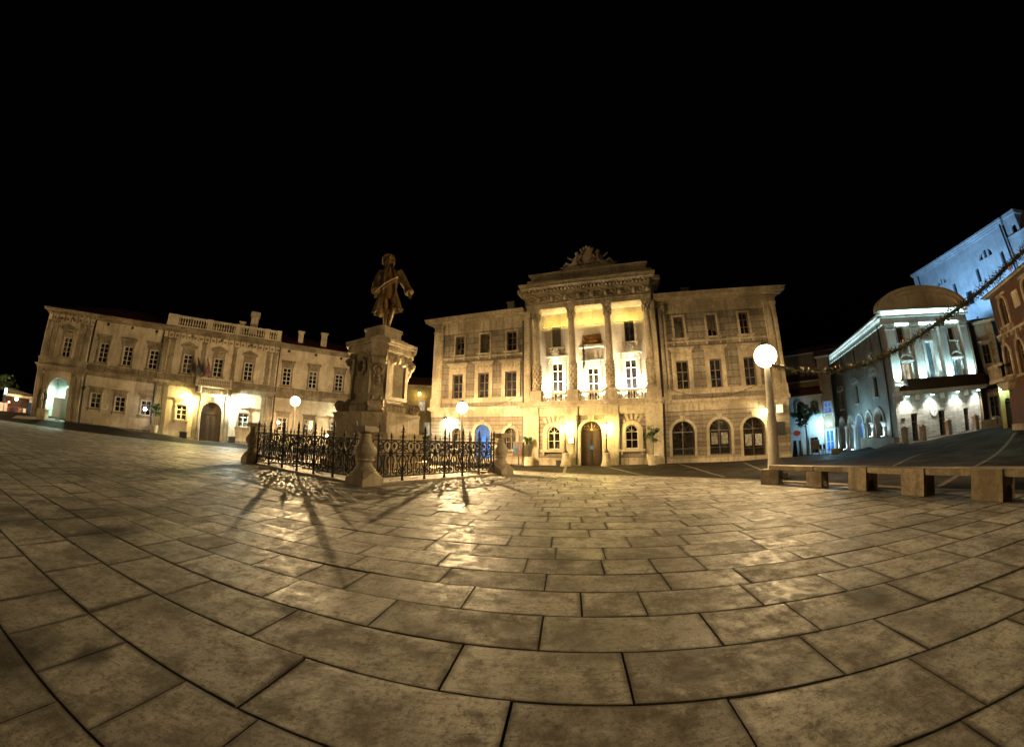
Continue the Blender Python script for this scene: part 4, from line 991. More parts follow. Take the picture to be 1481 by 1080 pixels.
street_lamp(LAMP_R, 4.35, 'tall white tapering street lamp at the end of the stone bench with a blazing globe', .23, 20000., gr=.42, add_shade=True)
street_lamp(polar(-33.6, 24)[:2], 3.47, 'street lamp burning behind the fence in front of the long palace', .12, 34000., gr=.3, add_shade=True)
street_lamp(polar(-7.9, 19.2)[:2], 3.25, 'street lamp burning in front of the hall wing with the blue lit window', .12, 34000., gr=.3, add_shade=True)
street_lamp((9.2, -7.5), 4.35, 'assumed street lamp on the paving edge behind the viewer towards the bench side', .22, 6000., gr=.3)  # assumed lamp out of view, lights the statue and near paving from the front
street_lamp((-57, 8), 4.35, 'added unseen street lamp on the far paving edge, brightening the long palace', .22, 95000., gr=.3)  # assumed lamp, added out of view to brighten the long palace

# ------------------------------------------------------------------ stone bench along the paving edge
bn = thing('stone_bench', 'long curved bench of stone slabs on square stone blocks at the paving edge', 'bench', (8.6, 6.8, 0))
BX, BY = 8.6, 6.8
fr_ = [((7.72, 9.98), (8.04, 9.5)), ((8.1, 8.38), (8.24, 7.95)), ((8.36, 7.12), (8.36, 6.57)), ((8.34, 5.59), (8.35, 5.03)), ((8.37, 4.01), (8.31, 3.38)), ((8.2, 2.3), (8.1, 1.7))]
tops = []
for i, (a, b) in enumerate(fr_):
    a, b = Vector(a), Vector(b); u = (b - a).normalized(); nn = Vector((-u.y, u.x)); nn = nn if nn.x > 0 else -nn; dp = .46; hh = .43 if i < 2 else .565
    aw = (b - a).length
    # block with an arched hollow through it along the bench
    m = MB(); op = (.12, dp - .1, -.02, .26, 1.)
    n0 = len(m.v); pan = MB(); wall_panel(pan, 0, dp, -.02, hh, 0, [op], aw)
    pan.add([(0, aw, -.02), (dp, aw, -.02), (dp, aw, hh), (0, aw, hh)], []); wall2 = MB(); wall_panel(wall2, 0, dp, -.02, hh, aw, [op], 0.0001)
    pan.add(wall2.v, wall2.f); pan.add([(0, 0, -.02), (0, aw, -.02), (0, aw, hh), (0, 0, hh)], [(0, 1, 2, 3)]); pan.add([(dp, 0, -.02), (dp, aw, -.02), (dp, aw, hh), (dp, 0, hh)], [(3, 2, 1, 0)])
    pan.add([(0, 0, hh), (dp, 0, hh), (dp, aw, hh), (0, aw, hh)], [(0, 1, 2, 3)])
    # map: x -> depth (nn), y -> from b back to a
    m.v = [(b.x + nn.x * x - u.x * y - BX, b.y + nn.y * x - u.y * y - BY, z) for x, y, z in pan.v]; m.f = pan.f
    m.bevel(.014).build('support', 'stone_bench', bn)
    tops.append((a, b, u, nn, hh))
for i in range(5):
    (a0, b0, u0, n0, h0), (a1, b1, u1, n1, h1) = tops[i], tops[i + 1]
    p = a0 + (b0 - a0) * .45 if h0 < .5 else b0 + u0 * .004; q = a1 + (b1 - a1) * .44 if h1 < .5 else a1 - u1 * .004
    o1, o2 = .03, .44; P = [p + n0 * o1, q + n1 * o1, q + n1 * o2, p + n0 * o2]
    m = MB().slab([(v_.x - BX, v_.y - BY) for v_ in P], .432, .56 + .002 * i); m.bevel(.018).build('seat_slab', 'stone_bench', bn)

# ------------------------------------------------------------------ foliage helpers
def leaves(mb_, c, r, n, size, rs_, squash=1., clumps=9):
    cl = [(c[0] + r[0] * rs_.uniform(-.75, .75), c[1] + r[1] * rs_.uniform(-.75, .75), c[2] + r[2] * rs_.uniform(-.7, .75), rs_.uniform(.25, .55)) for _ in range(clumps)]
    for _ in range(n):
        q = rs_.choice(cl); d = Vector((rs_.gauss(0, 1), rs_.gauss(0, 1), rs_.gauss(0, 1))).normalized() * (rs_.random() ** .5) * q[3]
        p = Vector((q[0] + d.x * r[0], q[1] + d.y * r[1], q[2] + d.z * r[2])); s_ = size * rs_.uniform(.6, 1.3)
        a = Vector((rs_.gauss(0, 1), rs_.gauss(0, 1), rs_.gauss(0, .6))).normalized(); b = a.orthogonal().normalized(); b.rotate(Matrix.Rotation(rs_.uniform(0, 6), 3, a))
        mb_.add([p - a * s_, p + b * s_ * .35, p + a * s_, p - b * s_ * .35], [(0, 1, 2, 3)])
    return cl
def tree(name, lab, cat, p, z, h, crown, seed, size=.09, n=900, pot=None, trunk=.04, group=None):
    o = thing(name, lab, cat, (p[0], p[1], z), 0, group); rs_ = random.Random(seed); zb = 0
    if pot: MB().lathe(pot, 0, 0, 0, 16).build('pot', 'pot_stone', o, True); zb = pot[-1][1] - .06
    c = (0, 0, h - crown[2]); L = MB(); cl = leaves(L, c, crown, n, size, rs_)
    t_ = MB().tube([(0, 0, zb), (.03, .01, zb + (c[2] - zb) * .5), (0, 0, c[2] - crown[2] * .4), (.02, 0, c[2] + crown[2] * .3)], [trunk, trunk * .8, trunk * .65, trunk * .3], 7)
    for q in cl: t_.tube([(0, 0, c[2] - crown[2] * .5), (q[0] * .5, q[1] * .5, (q[2] + c[2] - crown[2] * .3) / 2), q[:3]], [trunk * .5, trunk * .35, trunk * .15], 5)
    t_.build('trunk', 'bark', o, True); L.build('crown', 'leaf', o); return o
POT = [(.2, 0), (.26, .03), (.3, .3), (.36, .55), (.38, .62), (.33, .62), (.3, .56)]
def hw(x, y, z=0.): return Matrix.Translation(hall.location) @ Matrix.Rotation(hall.rotation_euler.z, 4, 'Z') @ Vector((x, y, z))
p = hw(.84, -.6); tree('potted_olive_tree', 'sparse olive tree in a round stone pot beside the hall pilaster', 'tree', (p.x, p.y), .02, 2.25, (.52, .45, .45), 5, .075, 420, POT, .035)
p = hw(-6.62, -.5); tree('potted_palm', 'small dark bushy plant on a stone block before the hall pilaster', 'plant', (p.x, p.y), .0, 1.85, (.34, .3, .26), 9, .12, 220, [(.3, 0), (.3, .55), (.27, .55), (.25, .5)], .03)
p = hw(-7.2, -.75)
kb3 = thing('news_stand', 'dark postcard rack with a round mirror standing at the hall corner', 'rack', (p.x, p.y, 0.0), hall.rotation_euler.z)
MB().box(-.3, .3, -.2, .2, .62, 1.42).box(-.34, .34, -.24, .24, 1.42, 1.47).build('cabinet', 'wood_dark', kb3); MB().box(-.04, .04, -.04, .04, .0, .62).box(-.28, .28, -.2, .2, .0, .05).build('stand', 'metal_dark', kb3)
MB().prism([(-.12 + .17 * math.cos(a), 1.0 + .2 * math.sin(a)) for a in [-2 * PI * k / 16 for k in range(16)]], -.235, -.201).build('mirror', 'glass_cool', kb3); MB().box(.14, .2, -.225, -.201, .68, 1.36).build('stripe', 'red_paint', kb3)
p = hw(-4.75, -.35); bx_ = thing('floor_box', 'small black box on the pavement by the lamp post and hall wall', 'box', (p.x, p.y, .0), hall.rotation_euler.z)
MB().box(-.15, .15, -.12, .12, .02, .34).build('body', 'metal_dark', bx_); MB().box(-.17, .17, -.14, .14, .34, .37).build('lid', 'metal_dark', bx_)
# ------------------------------------------------------------------ long two storey palace
loc, rz = place(-38.5, 44)
court = thing('courthouse', 'long two storey stone palace with roof balustrade and arched middle door', 'palace', loc, rz)
CZ0 = -.6
def cwall(x0, x1, y, lows, ups, atts, extra=()):
    U = [(c - .48, c + .48, 6.8, 8.8, 0) for c in ups]; Lo = [(c - .55, c + .55, 2.2 - dz, 3.72 - dz, 0) for c, dz in lows]
    A = [(c - .17, c + .17, 10.62, 10.96, 0) for c in atts]
    wall_panel(MB(), x0, x1, CZ0, 11.0, y, U + Lo + A + list(extra), .25).build('wall', 'stone_court', court)
    for o in U:
        w = window(court, o, y, (1, (.28, .52, .76)), 'frame_white', 'glass_dark', fw=.085)
        gable = o[0] < -20 or -10 < o[0] < -1
        dress(w, o, y, 'stone_court_trim', .18, .1, .16, ('gable', 9.5, 10.12) if gable else ('flat', 9.2, 9.62))
        if gable or True:
            pass
    for o in Lo:
        w = window(court, o, y, (1, (.36, .68)), 'frame_white', 'glass_dark', fw=.09)
        dress(w, o, y, 'stone_court_trim', .16, .09, .16, ('flat', o[3] + .42, o[3] + .62), False)
    for o in A:
        MB().add([(o[0], y + .22, o[2]), (o[1], y + .22, o[2]), (o[1], y + .22, o[3]), (o[0], y + .22, o[3])], [(0, 1, 2, 3)]).build('attic_hole', 'metal_dark', court)
arch = (-22.62, -20.3, .2, 4.7, 1.); cdoor = (-6.3, -4.08, -.3, 4.1, 1.)
cwall(-24.1, -18.95, -.12, [], [-21.4], [-21.45], [arch])
cwall(-18.95, -11.3, .12, [(-17.5, 0), (-14.9, .08), (-12.15, .14)], [-17.5, -14.87, -12.08], [-17.6, -14.95, -12.28])
cwall(-11.3, 1.3, -.12, [(-8.35, .22), (-1.8, .4)], [-8.4, -5.1, -1.8], [-8.3, -5.08, -1.8], [cdoor])
cwall(1.3, 10, .12, [(2.5, .5), (5.5, .58), (8.62, .55)], [2.53, 5.55, 8.68], [2.46, 5.62, 8.7])
cwall(10, 14.8, -.12, [(12.4, .5)], [12.4], [12.4])
m = MB()
def cb(z0, z1, p, mm=None, ex=0):
    for a, b, y in ((-24.1, -18.95, -.12), (-18.95, -11.3, .12), (-11.3, 1.3, -.12), (1.3, 10, .12), (10, 14.8, -.12)):
        (mm or m).box(a - (p if y < 0 else 0), b + (p if y < 0 else 0), y - p, y + .28, z0, z1)
cb(5.35, 5.6, .06); cb(5.6, 5.75, .14); cb(5.75, 5.9, .26); cb(5.9, 6.42, .05); cb(6.42, 6.56, .12); m.build('ledge', 'stone_court_trim', court)
m = MB(); cb(10.98, 11.12, .1, m); cb(11.12, 11.28, .26, m); cb(11.28, 11.5, .5, m)
for a, b in ((-24.0, -19.0), (-11.2, 1.2)):
    n = int((b - a) / .42)
    for k in range(n): cx = a + (b - a) * (k + .5) / n; m.box(cx - .09, cx + .09, -.5, -.1, 10.98, 11.13)
m.build('cornice', 'stone_court_trim', court)
m = MB()
for a, b in ((-24.0, -19.05), (-11.2, 1.2)):               # carved frieze
    n = int((b - a) / .62)
    for k in range(n):
        m.mark(); cx = a + (b - a) * (k + .5) / n; m.box(cx - .06, cx + .06, -.2, -.11, 10.35, 10.95); m.ball((cx + .3, -.13, 10.62), (.17, .06, .15), 8, 5)
m.build_each('frieze_carving', 'stone_court_trim', court)
m = MB()
def cpil(c, w, z0, z1, y=-.12):
    m.mark()
    m.box(c - w / 2, c + w / 2, y - .14, y + .01, z0, z1 - .36); m.box(c - w / 2 - .06, c + w / 2 + .06, y - .19, y + .01, z0, z0 + .3); m.box(c - w / 2 - .07, c + w / 2 + .07, y - .2, y + .01, z1 - .16, z1)
    for i in range(3): m.ball((c + (i - 1) * w * .33, y - .16, z1 - .26), (w * .2, .08, .12), 7, 5)
    if z1 < 6: m.box(c - w / 2 + .1, c + w / 2 - .1, y - .17, y - .139, z0 + .45, z1 - .55)
    else:
        for k in range(3): m.box(c - w / 2 - .04, c + w / 2 + .04, y - .17, y - .139, z0 + .6 + k * .95, z0 + .9 + k * .95)
for c in (-23.7, -22.95, -20.0, -19.3): cpil(c, .48, 6.57, 10.3); cpil(c, .52, .3, 5.34)
for c in (-10.95, -10.2, .25, .95): cpil(c, .48, 6.57, 10.3); cpil(c, .52, -.3, 5.34)
for c in (-6.83, -3.45): cpil(c, .42, 6.57, 10.3)
for c in (-6.85, -3.5): cpil(c, .5, -.3, 5.34)
m.build_each('pilaster', 'stone_court_trim', court)
m = MB(); m.mark().box(-18.9, -11.35, .0, .13, CZ0, .6).mark().box(-11.3, -6.5, -.24, -.11, CZ0, .3).mark().box(-3.9, 1.3, -.24, -.11, CZ0, .3).mark().box(1.35, 9.9, .0, .13, CZ0, .3); m.build_each('plinth', 'stone_court_trim', court)
m = MB(); ring_trim(m, cdoor, .22, -.26, -.11); m.prism([(-5.35, 4.12), (-5.03, 4.12), (-4.95, 4.62), (-5.43, 4.62)], -.42, -.12)
m.build('door_surround', 'stone_court_trim', court)
m = MB()
for k in range(9): m.mark().box(-6.6 + .36 * k, -6.38 + .36 * k, -.3, -.11, 4.95, 5.3)
m.build_each('bracket', 'stone_court_trim', court)
d = MB(); p_ = outline((cdoor[0] + .004, cdoor[1] - .004, -.3, 4.09, 1.)); d.add([(a, .1, b) for a, b in p_], [tuple(range(len(p_)))])
for sx in (-1, 1):
    for za, zb in ((.1, 1.1), (1.25, 2.7)): d.box(-5.19 + sx * .55 - .4, -5.19 + sx * .55 + .4, .04, .1, za, zb)
d.box(-6.29, -4.09, .02, .1, 2.85, 3.0); d.build('door', 'wood_dark', court)
m = MB().box(-7.1, -3.3, -1.05, -.12, 5.62, 5.78).box(-7.05, -3.35, -1.0, -.8, 6.42, 6.55)
for sx in (-7.05, -3.53): m.box(sx, sx + .18, -1.02, -.12, 5.78, 6.57)
for k in range(19): baluster(m, -6.75 + .18 * k, -.9, 5.78, 6.42, .075)
for xx in (-6.6, -3.8): m.prism([(xx - .16, 5.0), (xx + .16, 5.0), (xx + .16, 5.62), (xx - .16, 5.62)], -.8, -.12)
m.build('balcony', 'stone_court', court, True)
m = MB().box(-11.3, 1.4, -.3, .1, 11.5, 11.75).box(-11.25, 1.35, -.25, .05, 12.62, 12.82)
for a, b in ((-11.25, -10.1), (-6.95, -6.35), (-3.85, -3.3), (-.55, .0), (.85, 1.35)): m.box(a, b, -.28, .08, 11.75, 12.86)
for a, b in ((-10.1, -6.95), (-6.35, -3.85), (-3.3, -.55), (0, .85)):
    n = int((b - a) / .27)
    for k in range(n): baluster(m, a + (b - a) * (k + .5) / n, -.1, 11.75, 12.62, .1)
m.build('roof_balustrade', 'stone_court', court, True)
m = MB(); e = .55
m.add([(-24.65, -.6, 11.5), (15.4, -.6, 11.5), (15.4, 12, 11.5), (-24.65, 12, 11.5), (-18.5, 5.5, 13.9), (9.5, 5.5, 13.9)], [(0, 1, 5, 4), (1, 2, 5), (2, 3, 4, 5), (3, 0, 4), (0, 3, 2, 1)])
croof = m.build('roof', 'roof_red', court)
for cx, w_, zb, zt, y in ((-2.0, .42, 12.0, 15.3, 2.2), (3.7, .3, 12.0, 13.65, 1.6), (6.5, .34, 11.8, 13.8, 1.2), (-3.3, .26, 12, 13.6, 1.4)):
    m = MB().box(cx - w_, cx + w_, y - .3, y + .3, zb, zt - .7 if w_ > .4 else zt - .15).box(cx - w_ - .12, cx + w_ + .12, y - .42, y + .42, zt - .7 if w_ > .4 else zt - .15, zt - .1 if w_ > .4 else zt)
    if w_ > .4: m.box(cx - .14, cx + .14, y - .31, y - .299, zt - 1.3, zt - .9)
    m.build('chimney', 'stone_court', croof)
m = MB().add([(-24.1, -.12, CZ0), (-24.1, 11, CZ0), (-24.1, 11, 11.4), (-24.1, -.12, 11.4)], [(3, 2, 1, 0)]).add([(14.8, -.12, CZ0), (14.8, 11, CZ0), (14.8, 11, 11.4), (14.8, -.12, 11.4)], [(0, 1, 2, 3)]).add([(-24.1, 11, CZ0), (14.8, 11, CZ0), (14.8, 11, 11.4), (-24.1, 11, 11.4)], [(0, 1, 2, 3)])
m.build('side_wall', 'stone_court', court)
for xx in (-18.85, -11.42, 1.42): MB().tube([(xx, -.02, .2), (xx, -.02, 11.0)], .06, 8).build('downpipe', 'metal_dark', court)
m = MB()                                                      # lit porch behind the end arch
m.add([(-23.2, 3.0, 0), (-19.7, 3.0, 0), (-19.7, 3.0, 4.95), (-23.2, 3.0, 4.95)], [(0, 1, 2, 3)]).add([(-23.2, .13, 0), (-23.2, 3, 0), (-23.2, 3, 4.95), (-23.2, .13, 4.95)], [(0, 1, 2, 3)]).add([(-19.7, .13, 0), (-19.7, 3, 0), (-19.7, 3, 4.95), (-19.7, .13, 4.95)], [(3, 2, 1, 0)]).add([(-23.2, .13, 4.95), (-19.7, .13, 4.95), (-19.7, 3, 4.95), (-23.2, 3, 4.95)], [(0, 1, 2, 3)]).add([(-23.2, .13, .55), (-19.7, .13, .55), (-19.7, 3, .55), (-23.2, 3, .55)], [(3, 2, 1, 0)])
ring_trim(m, (-22.1, -21.2, .55, 4.1, 1.), .16, 2.86, 3.0)
m.build('porch', 'plaster_pale', court)
MB().add([(a, 2.99, b) for a, b in outline((-22.1, -21.2, .55, 4.1, 1.))], [tuple(range(13))]).build('porch_door', 'wood_dark', court)
m = MB().box(-22.2, -20.32, .7, .76, .6, 2.75).box(-21.1, -21.06, .69, .7, .6, 2.75).box(-22.2, -20.32, .68, .7, 2.7, 2.78); m.build('screen_panel', 'white_panel', court)
def cw(x, y, z=0.): return Matrix.Translation(court.location) @ Matrix.Rotation(court.rotation_euler.z, 4, 'Z') @ Vector((x, y, z))
def gz(x, y): return terrain_mesh(x, y)
fitting('porch_lamp', 'greenish white lamp glowing inside the end arch of the long palace', court, -21.0, 1.6, 4.55, 'lamp_cool', 2400, (.66, 1., .78), (-21.0, 1.6, 1.), spot=170, size=.15)
fitting('wall_lamp', 'yellowish wall lamp on the door side pilaster, above the lit window with white bars', court, -7.35, -.75, 4.05, 'lamp_warm', 1700, (1., .80, .26), (-7.6, .3, 3.4), kind='POINT', shape='globe', group='wall lamps beside the palace door')
fitting('wall_lamp', 'cold white wall lamp beside the palace door, by the brightest patch of wall', court, -3.0, -.75, 4.2, 'lamp_cool', 2200, (.84, 1., .86), (-2.6, .3, 3.4), kind='POINT', shape='globe', group='wall lamps beside the palace door')
fitting('wall_lamp', 'wall lamp on the long palace shining just past the pedestal scroll', court, 9.6, -.6, 4.0, 'lamp_cool', 600, (.95, 1., .7), (9.6, .3, 3.), kind='POINT', shape='globe')
for x, z, lab in ((2.0, 2.6, 'small warm lantern low on the palace wall, left of the fence middle'.replace('left of the fence middle', 'seen beside the burning street lamp post')), (7.4, 1.45, 'small warm lantern low before the palace wall, seen at the pedestal end of the fence')):
    p = cw(x, -1.6); q = thing('lantern', lab, 'lantern', (p.x, p.y, gz(p.x, p.y)), court.rotation_euler.z)
    MB().tube([(0, 0, 0), (0, 0, z - .16)], .035, 6).lathe([(.15, 0), (.14, .06), (.04, .1)], 0, 0, 0, 10).build('post', 'iron', q); MB().ball((0, 0, z), .13, 10, 8).build('globe', glow((1., .7, .35), 320), q, True); MB().lathe([(.14, z + .12), (.03, z + .24)], 0, 0, 0, 8).build('cap', 'iron', q)
for x, lab in ((-7.8, 'black box on the pavement under the lit palace window beside the yellowish lamp'), (-2.75, 'black box on the pavement between the palace door and the cold white window')):
    p = cw(x, -.7); b_ = thing('floor_box', lab, 'box', (p.x, p.y, gz(p.x, p.y)), court.rotation_euler.z)
    MB().box(-.36, .36, -.2, .2, .0, .62).build('body', 'metal_dark', b_); MB().box(-.4, .4, -.24, .24, .62, .68).build('lid', 'metal_dark', b_)
sg_ = thing('wall_sign', 'small white street sign with dark lettering on the palace wall between two windows', 'sign', court.location, court.rotation_euler.z)
MB().box(-16.6, -16.1, .06, .118, 2.2, 2.72).build('plate', 'white_panel', sg_); m = MB()
for k in range(2): m.box(-16.54, -16.16, .052, .0599, 2.56 - .2 * k, 2.63 - .2 * k)
m.build('lettering', 'metal_dark', sg_)
lp = thing('wall_lamp', 'dark unlit lantern on a bracket beside the pavilion pilaster of the palace', 'lamp', cw(-18.6, -.15, 4.0), court.rotation_euler.z)
MB().tube([(0, .2, .1), (0, -.25, .2), (0, -.5, .1)], .03, 6).build('bracket', 'iron', lp); MB().lathe([(.08, -.3), (.2, 0), (.22, .05), (.05, .2)], 0, -.5, 0, 6).build('lantern', 'metal_dark', lp)
p = cw(-10.7, -1.3); t1 = tree('potted_tree', 'small dark tree in a white stone pot before the long palace', 'tree', (p.x, p.y), gz(p.x, p.y), 2.95, (.75, .6, .6), 17, .13, 420, [(.28, 0), (.36, .05), (.42, .5), (.46, .8), (.4, .8), (.36, .7)], .05)
q = thing('string_lantern', 'small white paper lantern glowing in the potted tree before the palace', 'lantern', (p.x - .95, p.y - .6, gz(p.x, p.y) + 2.1)); MB().lathe([(.05, 0), (.15, .08), (.17, .22), (.05, .34)], 0, 0, 0, 10).build('shade', glow((1., .9, .75), 60), q, True); MB().tube([(0, 0, .34), (.3, .2, .55), (.6, .4, .5)], .012, 5).build('cord', 'iron', q)
p = cw(-22.35, -1.0); o = thing('statuette', 'slim dark figure on a square stone block by the glowing end arch', 'statue', (p.x, p.y, gz(p.x, p.y) - .1), court.rotation_euler.z)
MB().box(-.45, .45, -.4, .4, 0, .95).box(-.5, .5, -.45, .45, .95, 1.05).build('block', 'stone_monument', o)
MB().lathe([(.2, 1.05), (.17, 1.3), (.2, 1.7), (.17, 2.0), (.22, 2.3), (.2, 2.5), (.08, 2.6), (.11, 2.7), (.12, 2.8), (.07, 2.92)], 0, 0, 0, 12).tube([(-.2, 0, 2.45), (-.27, -.05, 2.1), (-.15, -.15, 1.85)], .06, 6).tube([(.2, 0, 2.45), (.27, -.05, 2.1), (.15, -.15, 1.85)], .06, 6).build('figure', 'metal_dark', o, True)
def flag(parent_w, rzz, lab, mat, pole, drape, group=None):
    o = thing('flag', lab, 'flag', parent_w, rzz, group)
    MB().tube(pole, .025, 6).ball(pole[-1], .05, 6, 5).build('pole', 'frame_brown', o)
    P, Q = Vector(pole[0]), Vector(pole[1]); rows_ = []
    for i in range(7):
        u = i / 6; a = P + (Q - P) * (.35 + .63 * u); ring = []
        for k in range(9):
            w_ = k / 8; ring.append((a.x + .07 * math.sin(w_ * 9 + u * 4), a.y + .05 * math.cos(w_ * 7 + u * 5), a.z - drape * w_ * (.5 + .5 * u)))
        rows_.append(ring)
    m = MB(); m.loft(rows_, False, False); n0 = len(m.v); m.loft([[(p[0] + .012, p[1] + .012, p[2]) for p in r] for r in rows_], False, False); m.build('cloth', mat, o, True); return o
flag(cw(-6.3, -.9, 6.5), court.rotation_euler.z, 'dark furled flag leaning out over the palace balcony, nearer the pediment window', 'cloth_dark', [(0, 0, 0), (-.75, -.9, 1.9)], 1.5, 'flags on the palace balcony')
flag(cw(-5.6, -.9, 6.5), court.rotation_euler.z, 'wine red furled flag leaning over the palace balcony beside the other flag', 'cloth_wine', [(0, 0, 0), (-.45, -.9, 2.0)], 1.5, 'flags on the palace balcony')
flag(hw(-3.25, .9, 7.0), hall.rotation_euler.z, 'dark furled flag hanging beside the middle balcony door of the hall', 'cloth_dark', [(0, 0, -.2), (.05, -.5, .6)], 1.5)
# ------------------------------------------------------------------ house with the curved gable (front + long side)
loc, rz = place(21.2, 27.85)
gh_ = thing('gable_house', 'house with segmental curved gable, green white strip lights and four glowing wall lamps', 'house', loc, rz)
X0, X1 = 19.5, 27.7
gd = [(20.78, 21.42, .2, 2.24, 0), (23.4, 24.07, .3, 2.28, 0), (25.93, 26.5, .4, 2.28, 0)]
gm_ = [(20.62, 21.5, 4.75, 6.05, 0), (25.62, 26.45, 4.75, 6.1, 0)]; gu = [(20.72, 21.4, 7.62, 8.86, 0), (25.8, 26.42, 7.6, 8.6, 0)]; gc = [(23.2, 23.95, 4.72, 7.6, 0)]
wall_panel(MB(), X0, X1, -.9, 3.6, 0, gd, .25).build('base_wall', 'brick_white', gh_)
wall_panel(MB(), X0, X1, 3.6, 9.6, .12, gm_ + gu + gc, .25).build('wall', 'plaster_pale', gh_)
for o in gd: window(gh_, o, 0, (0, (.7,)), 'wood_dark', 'glass_brown', fw=.07, depth=.22, name='door')
for i, o in enumerate(gm_):
    w = window(gh_, o, .12, (1, (.5,)), 'frame_white', 'glass_lit' if i == 0 else 'glass_cool'); dress(w, o, .12, 'plaster_pale', .14, .08, 0, ('arch', 6.28, 6.72))
for o in gu: w = window(gh_, o, .12, (1, (.5,)), 'shutter', 'glass_dark'); dress(w, o, .12, 'plaster_pale', .1, .06, .12)
for o in gc: w = window(gh_, o, .12, (0, ()), 'frame_white', 'glass_cool'); dress(w, o, .12, 'plaster_pale', .14, .08, 0)
m = MB()
gp = [(19.58, 20.4), (21.95, 22.7), (24.68, 25.38), (26.95, 27.72)]
for a, b in gp:
    m.mark(); m.box(a, b, -.1, .125, 4.55, 8.9); m.box(a - .06, b + .06, -.16, .125, 4.3, 4.55); m.box(a - .06, b + .06, -.17, .125, 8.9, 9.05).box(a - .1, b + .1, -.2, .125, 9.05, 9.14); m.box(a - .05, b + .05, -.14, .125, 8.66, 8.74)
m.build_each('pilaster', 'plaster_pale', gh_)
m = MB().box(X0 - .05, X1 + .05, -.14, .3, 9.14, 9.3).box(X0 - .05, X1 + .05, -.1, .3, 9.3, 9.6).box(X0 - .25, X1 + .25, -.4, .3, 9.6, 9.72).box(X0 - .4, X1 + .4, -.55, .3, 10.08, 10.2).box(X0 - .1, X1 + .1, -.12, .3, 9.72, 10.08); m.build('cornice', 'plaster_pale', gh_)
m = MB(); cxx = (X0 + X1) / 2; hwid = (X1 - X0) / 2 + .38; A = arc(cxx, 10.2, hwid, 1.85, 0, PI, 24); B = arc(cxx, 10.2, hwid - .3, 1.6, 0, PI, 24); Cc = arc(cxx, 10.2, hwid - .7, 1.3, 0, PI, 24)
for i in range(24): m.prism([A[i], A[i + 1], B[i + 1], B[i]], -.5, .3); m.prism([B[i], B[i + 1], Cc[i + 1], Cc[i]], -.3, .3)
m.prism(Cc[::-1], -.12, .3); m.build('curved_gable', 'gable_plaster', gh_)
m = MB().box(20.1, X1 + .05, -1.0, -.9, 3.86, 4.62).box(20.1, 20.2, -.9, .1, 3.86, 4.62).box(X1 - .05, X1 + .05, -.9, .1, 3.86, 4.62).box(20.02, X1 + .12, -1.08, -.84, 4.62, 4.7); m.build('balcony_parapet', 'wood_dark', gh_)
m = MB().box(X0 - .1, X1 + .15, -1.05, .12, 3.68, 3.86).box(X0 - .05, X1 + .08, -.9, .1, 3.6, 3.68)
for cx in (19.75, 21.5, 23.9, 26.3): m.prism([(cx - .12, 3.2), (cx + .12, 3.2), (cx + .16, 3.6), (cx - .16, 3.6)], -.55, .0)
m.build('balcony_slab', 'plaster_pale', gh_)
# side wall in its own frame
FS = frame_to(21.2, 122, 27.85, 13.94)
S0, S1 = -47.3, -31.02
sar = [(-45.95, -43.75, -1.2, 2.82, 1.), (-42.95, -41.0, -1.2, 2.78, 1.), (-40.35, -38.3, -1.2, 2.78, 1.), (-37.55, -36.1, .4, 2.85, 1.), (-35.45, -33.5, .4, 2.95, 1.)]
sar = [(a, b, c, d, 1.) for a, b, c, d, _ in sar]
sw = [(-44.9, -43.95, 3.7, 5.45, 0), (-39.85, -39.0, 3.85, 5.6, 0), (-34.9, -34.05, 3.95, 5.65, 0)]; su = [(-34.6, -34.0, 7.65, 8.95, 0), (-39.35, -38.55, 7.55, 8.95, 0), (-43.6, -42.7, 7.4, 8.8, 0)]
wall_panel(MB(), S0, S1, -1.6, 9.3, 0, sar + sw + su, .5).build('side_wall', 'plaster_house', gh_, frame=FS)
m = MB().box(S0 - .3, S1 + .1, -.45, .2, 9.8, 9.95).box(S0 - .1, S1 + .05, -.15, .2, 9.3, 9.8).box(S0, S1, -.1, .05, 9.0, 9.06).box(S0 - .3, S1 + .1, -.3, .2, 9.3, 9.38); m.build('eaves', 'plaster_pale', gh_, frame=FS)
def win_s(o, **k): return window(gh_, o, 0, (1, (.5,)), 'shutter', 'glass_dark', frame=FS, **k)
for i, o in enumerate(sw):
    w = win_s(o); MB().box(o[0] - .15, o[1] + .15, -.14, .0, o[2] - .1, o[2]).build('sill', 'plaster_pale', w); s_ = MB(); c = (o[0] + o[1]) / 2; w_ = .85
    A = arc(c, o[3] + .32, .95, .45, -.15, PI + .15, 10); B = arc(c, o[3] + .32, .7, .26, -.15, PI + .15, 10)
    for k in range(10): s_.prism([A[k], A[k + 1], B[k + 1], B[k]], -.16, .0)
    s_.box(c - 1., c + 1., -.16, .0, o[3] + .14, o[3] + .34); s_.build('hood', 'plaster_pale', w)
for o in su: w = win_s(o); MB().box(o[0] - .12, o[1] + .12, -.1, .0, o[2] - .1, o[2]).build('sill', 'plaster_pale', w)
m = MB()
for o in sar:
    m.mark(); ring_trim(m, (o[0], o[1], 1.92, o[3], 1.), .2, -.12, .0)
m.build_each('arch_trim', 'plaster_pale', gh_, frame=FS); m = MB()
for a, b in ((-43.75, -42.95), (-41.0, -40.35), (-38.3, -37.55), (-36.1, -35.45), (-46.5, -45.95), (-33.5, -33.0)):
    m.mark(); cx = (a + b) / 2; zb = -.75 if cx < -37.9 else .3
    m.lathe([(.3, zb - .4), (.3, zb + .12), (.22, zb + .2), (.17, zb + .3), (.15, 1.5), (.2, 1.56), (.26, 1.75), (.28, 1.8)], cx, -.12, 0, 12); m.box(cx - .33, cx + .33, -.36, .0, 1.8, 1.92)
m.build_each('column', 'plaster_pale', gh_, smooth=True, frame=FS)
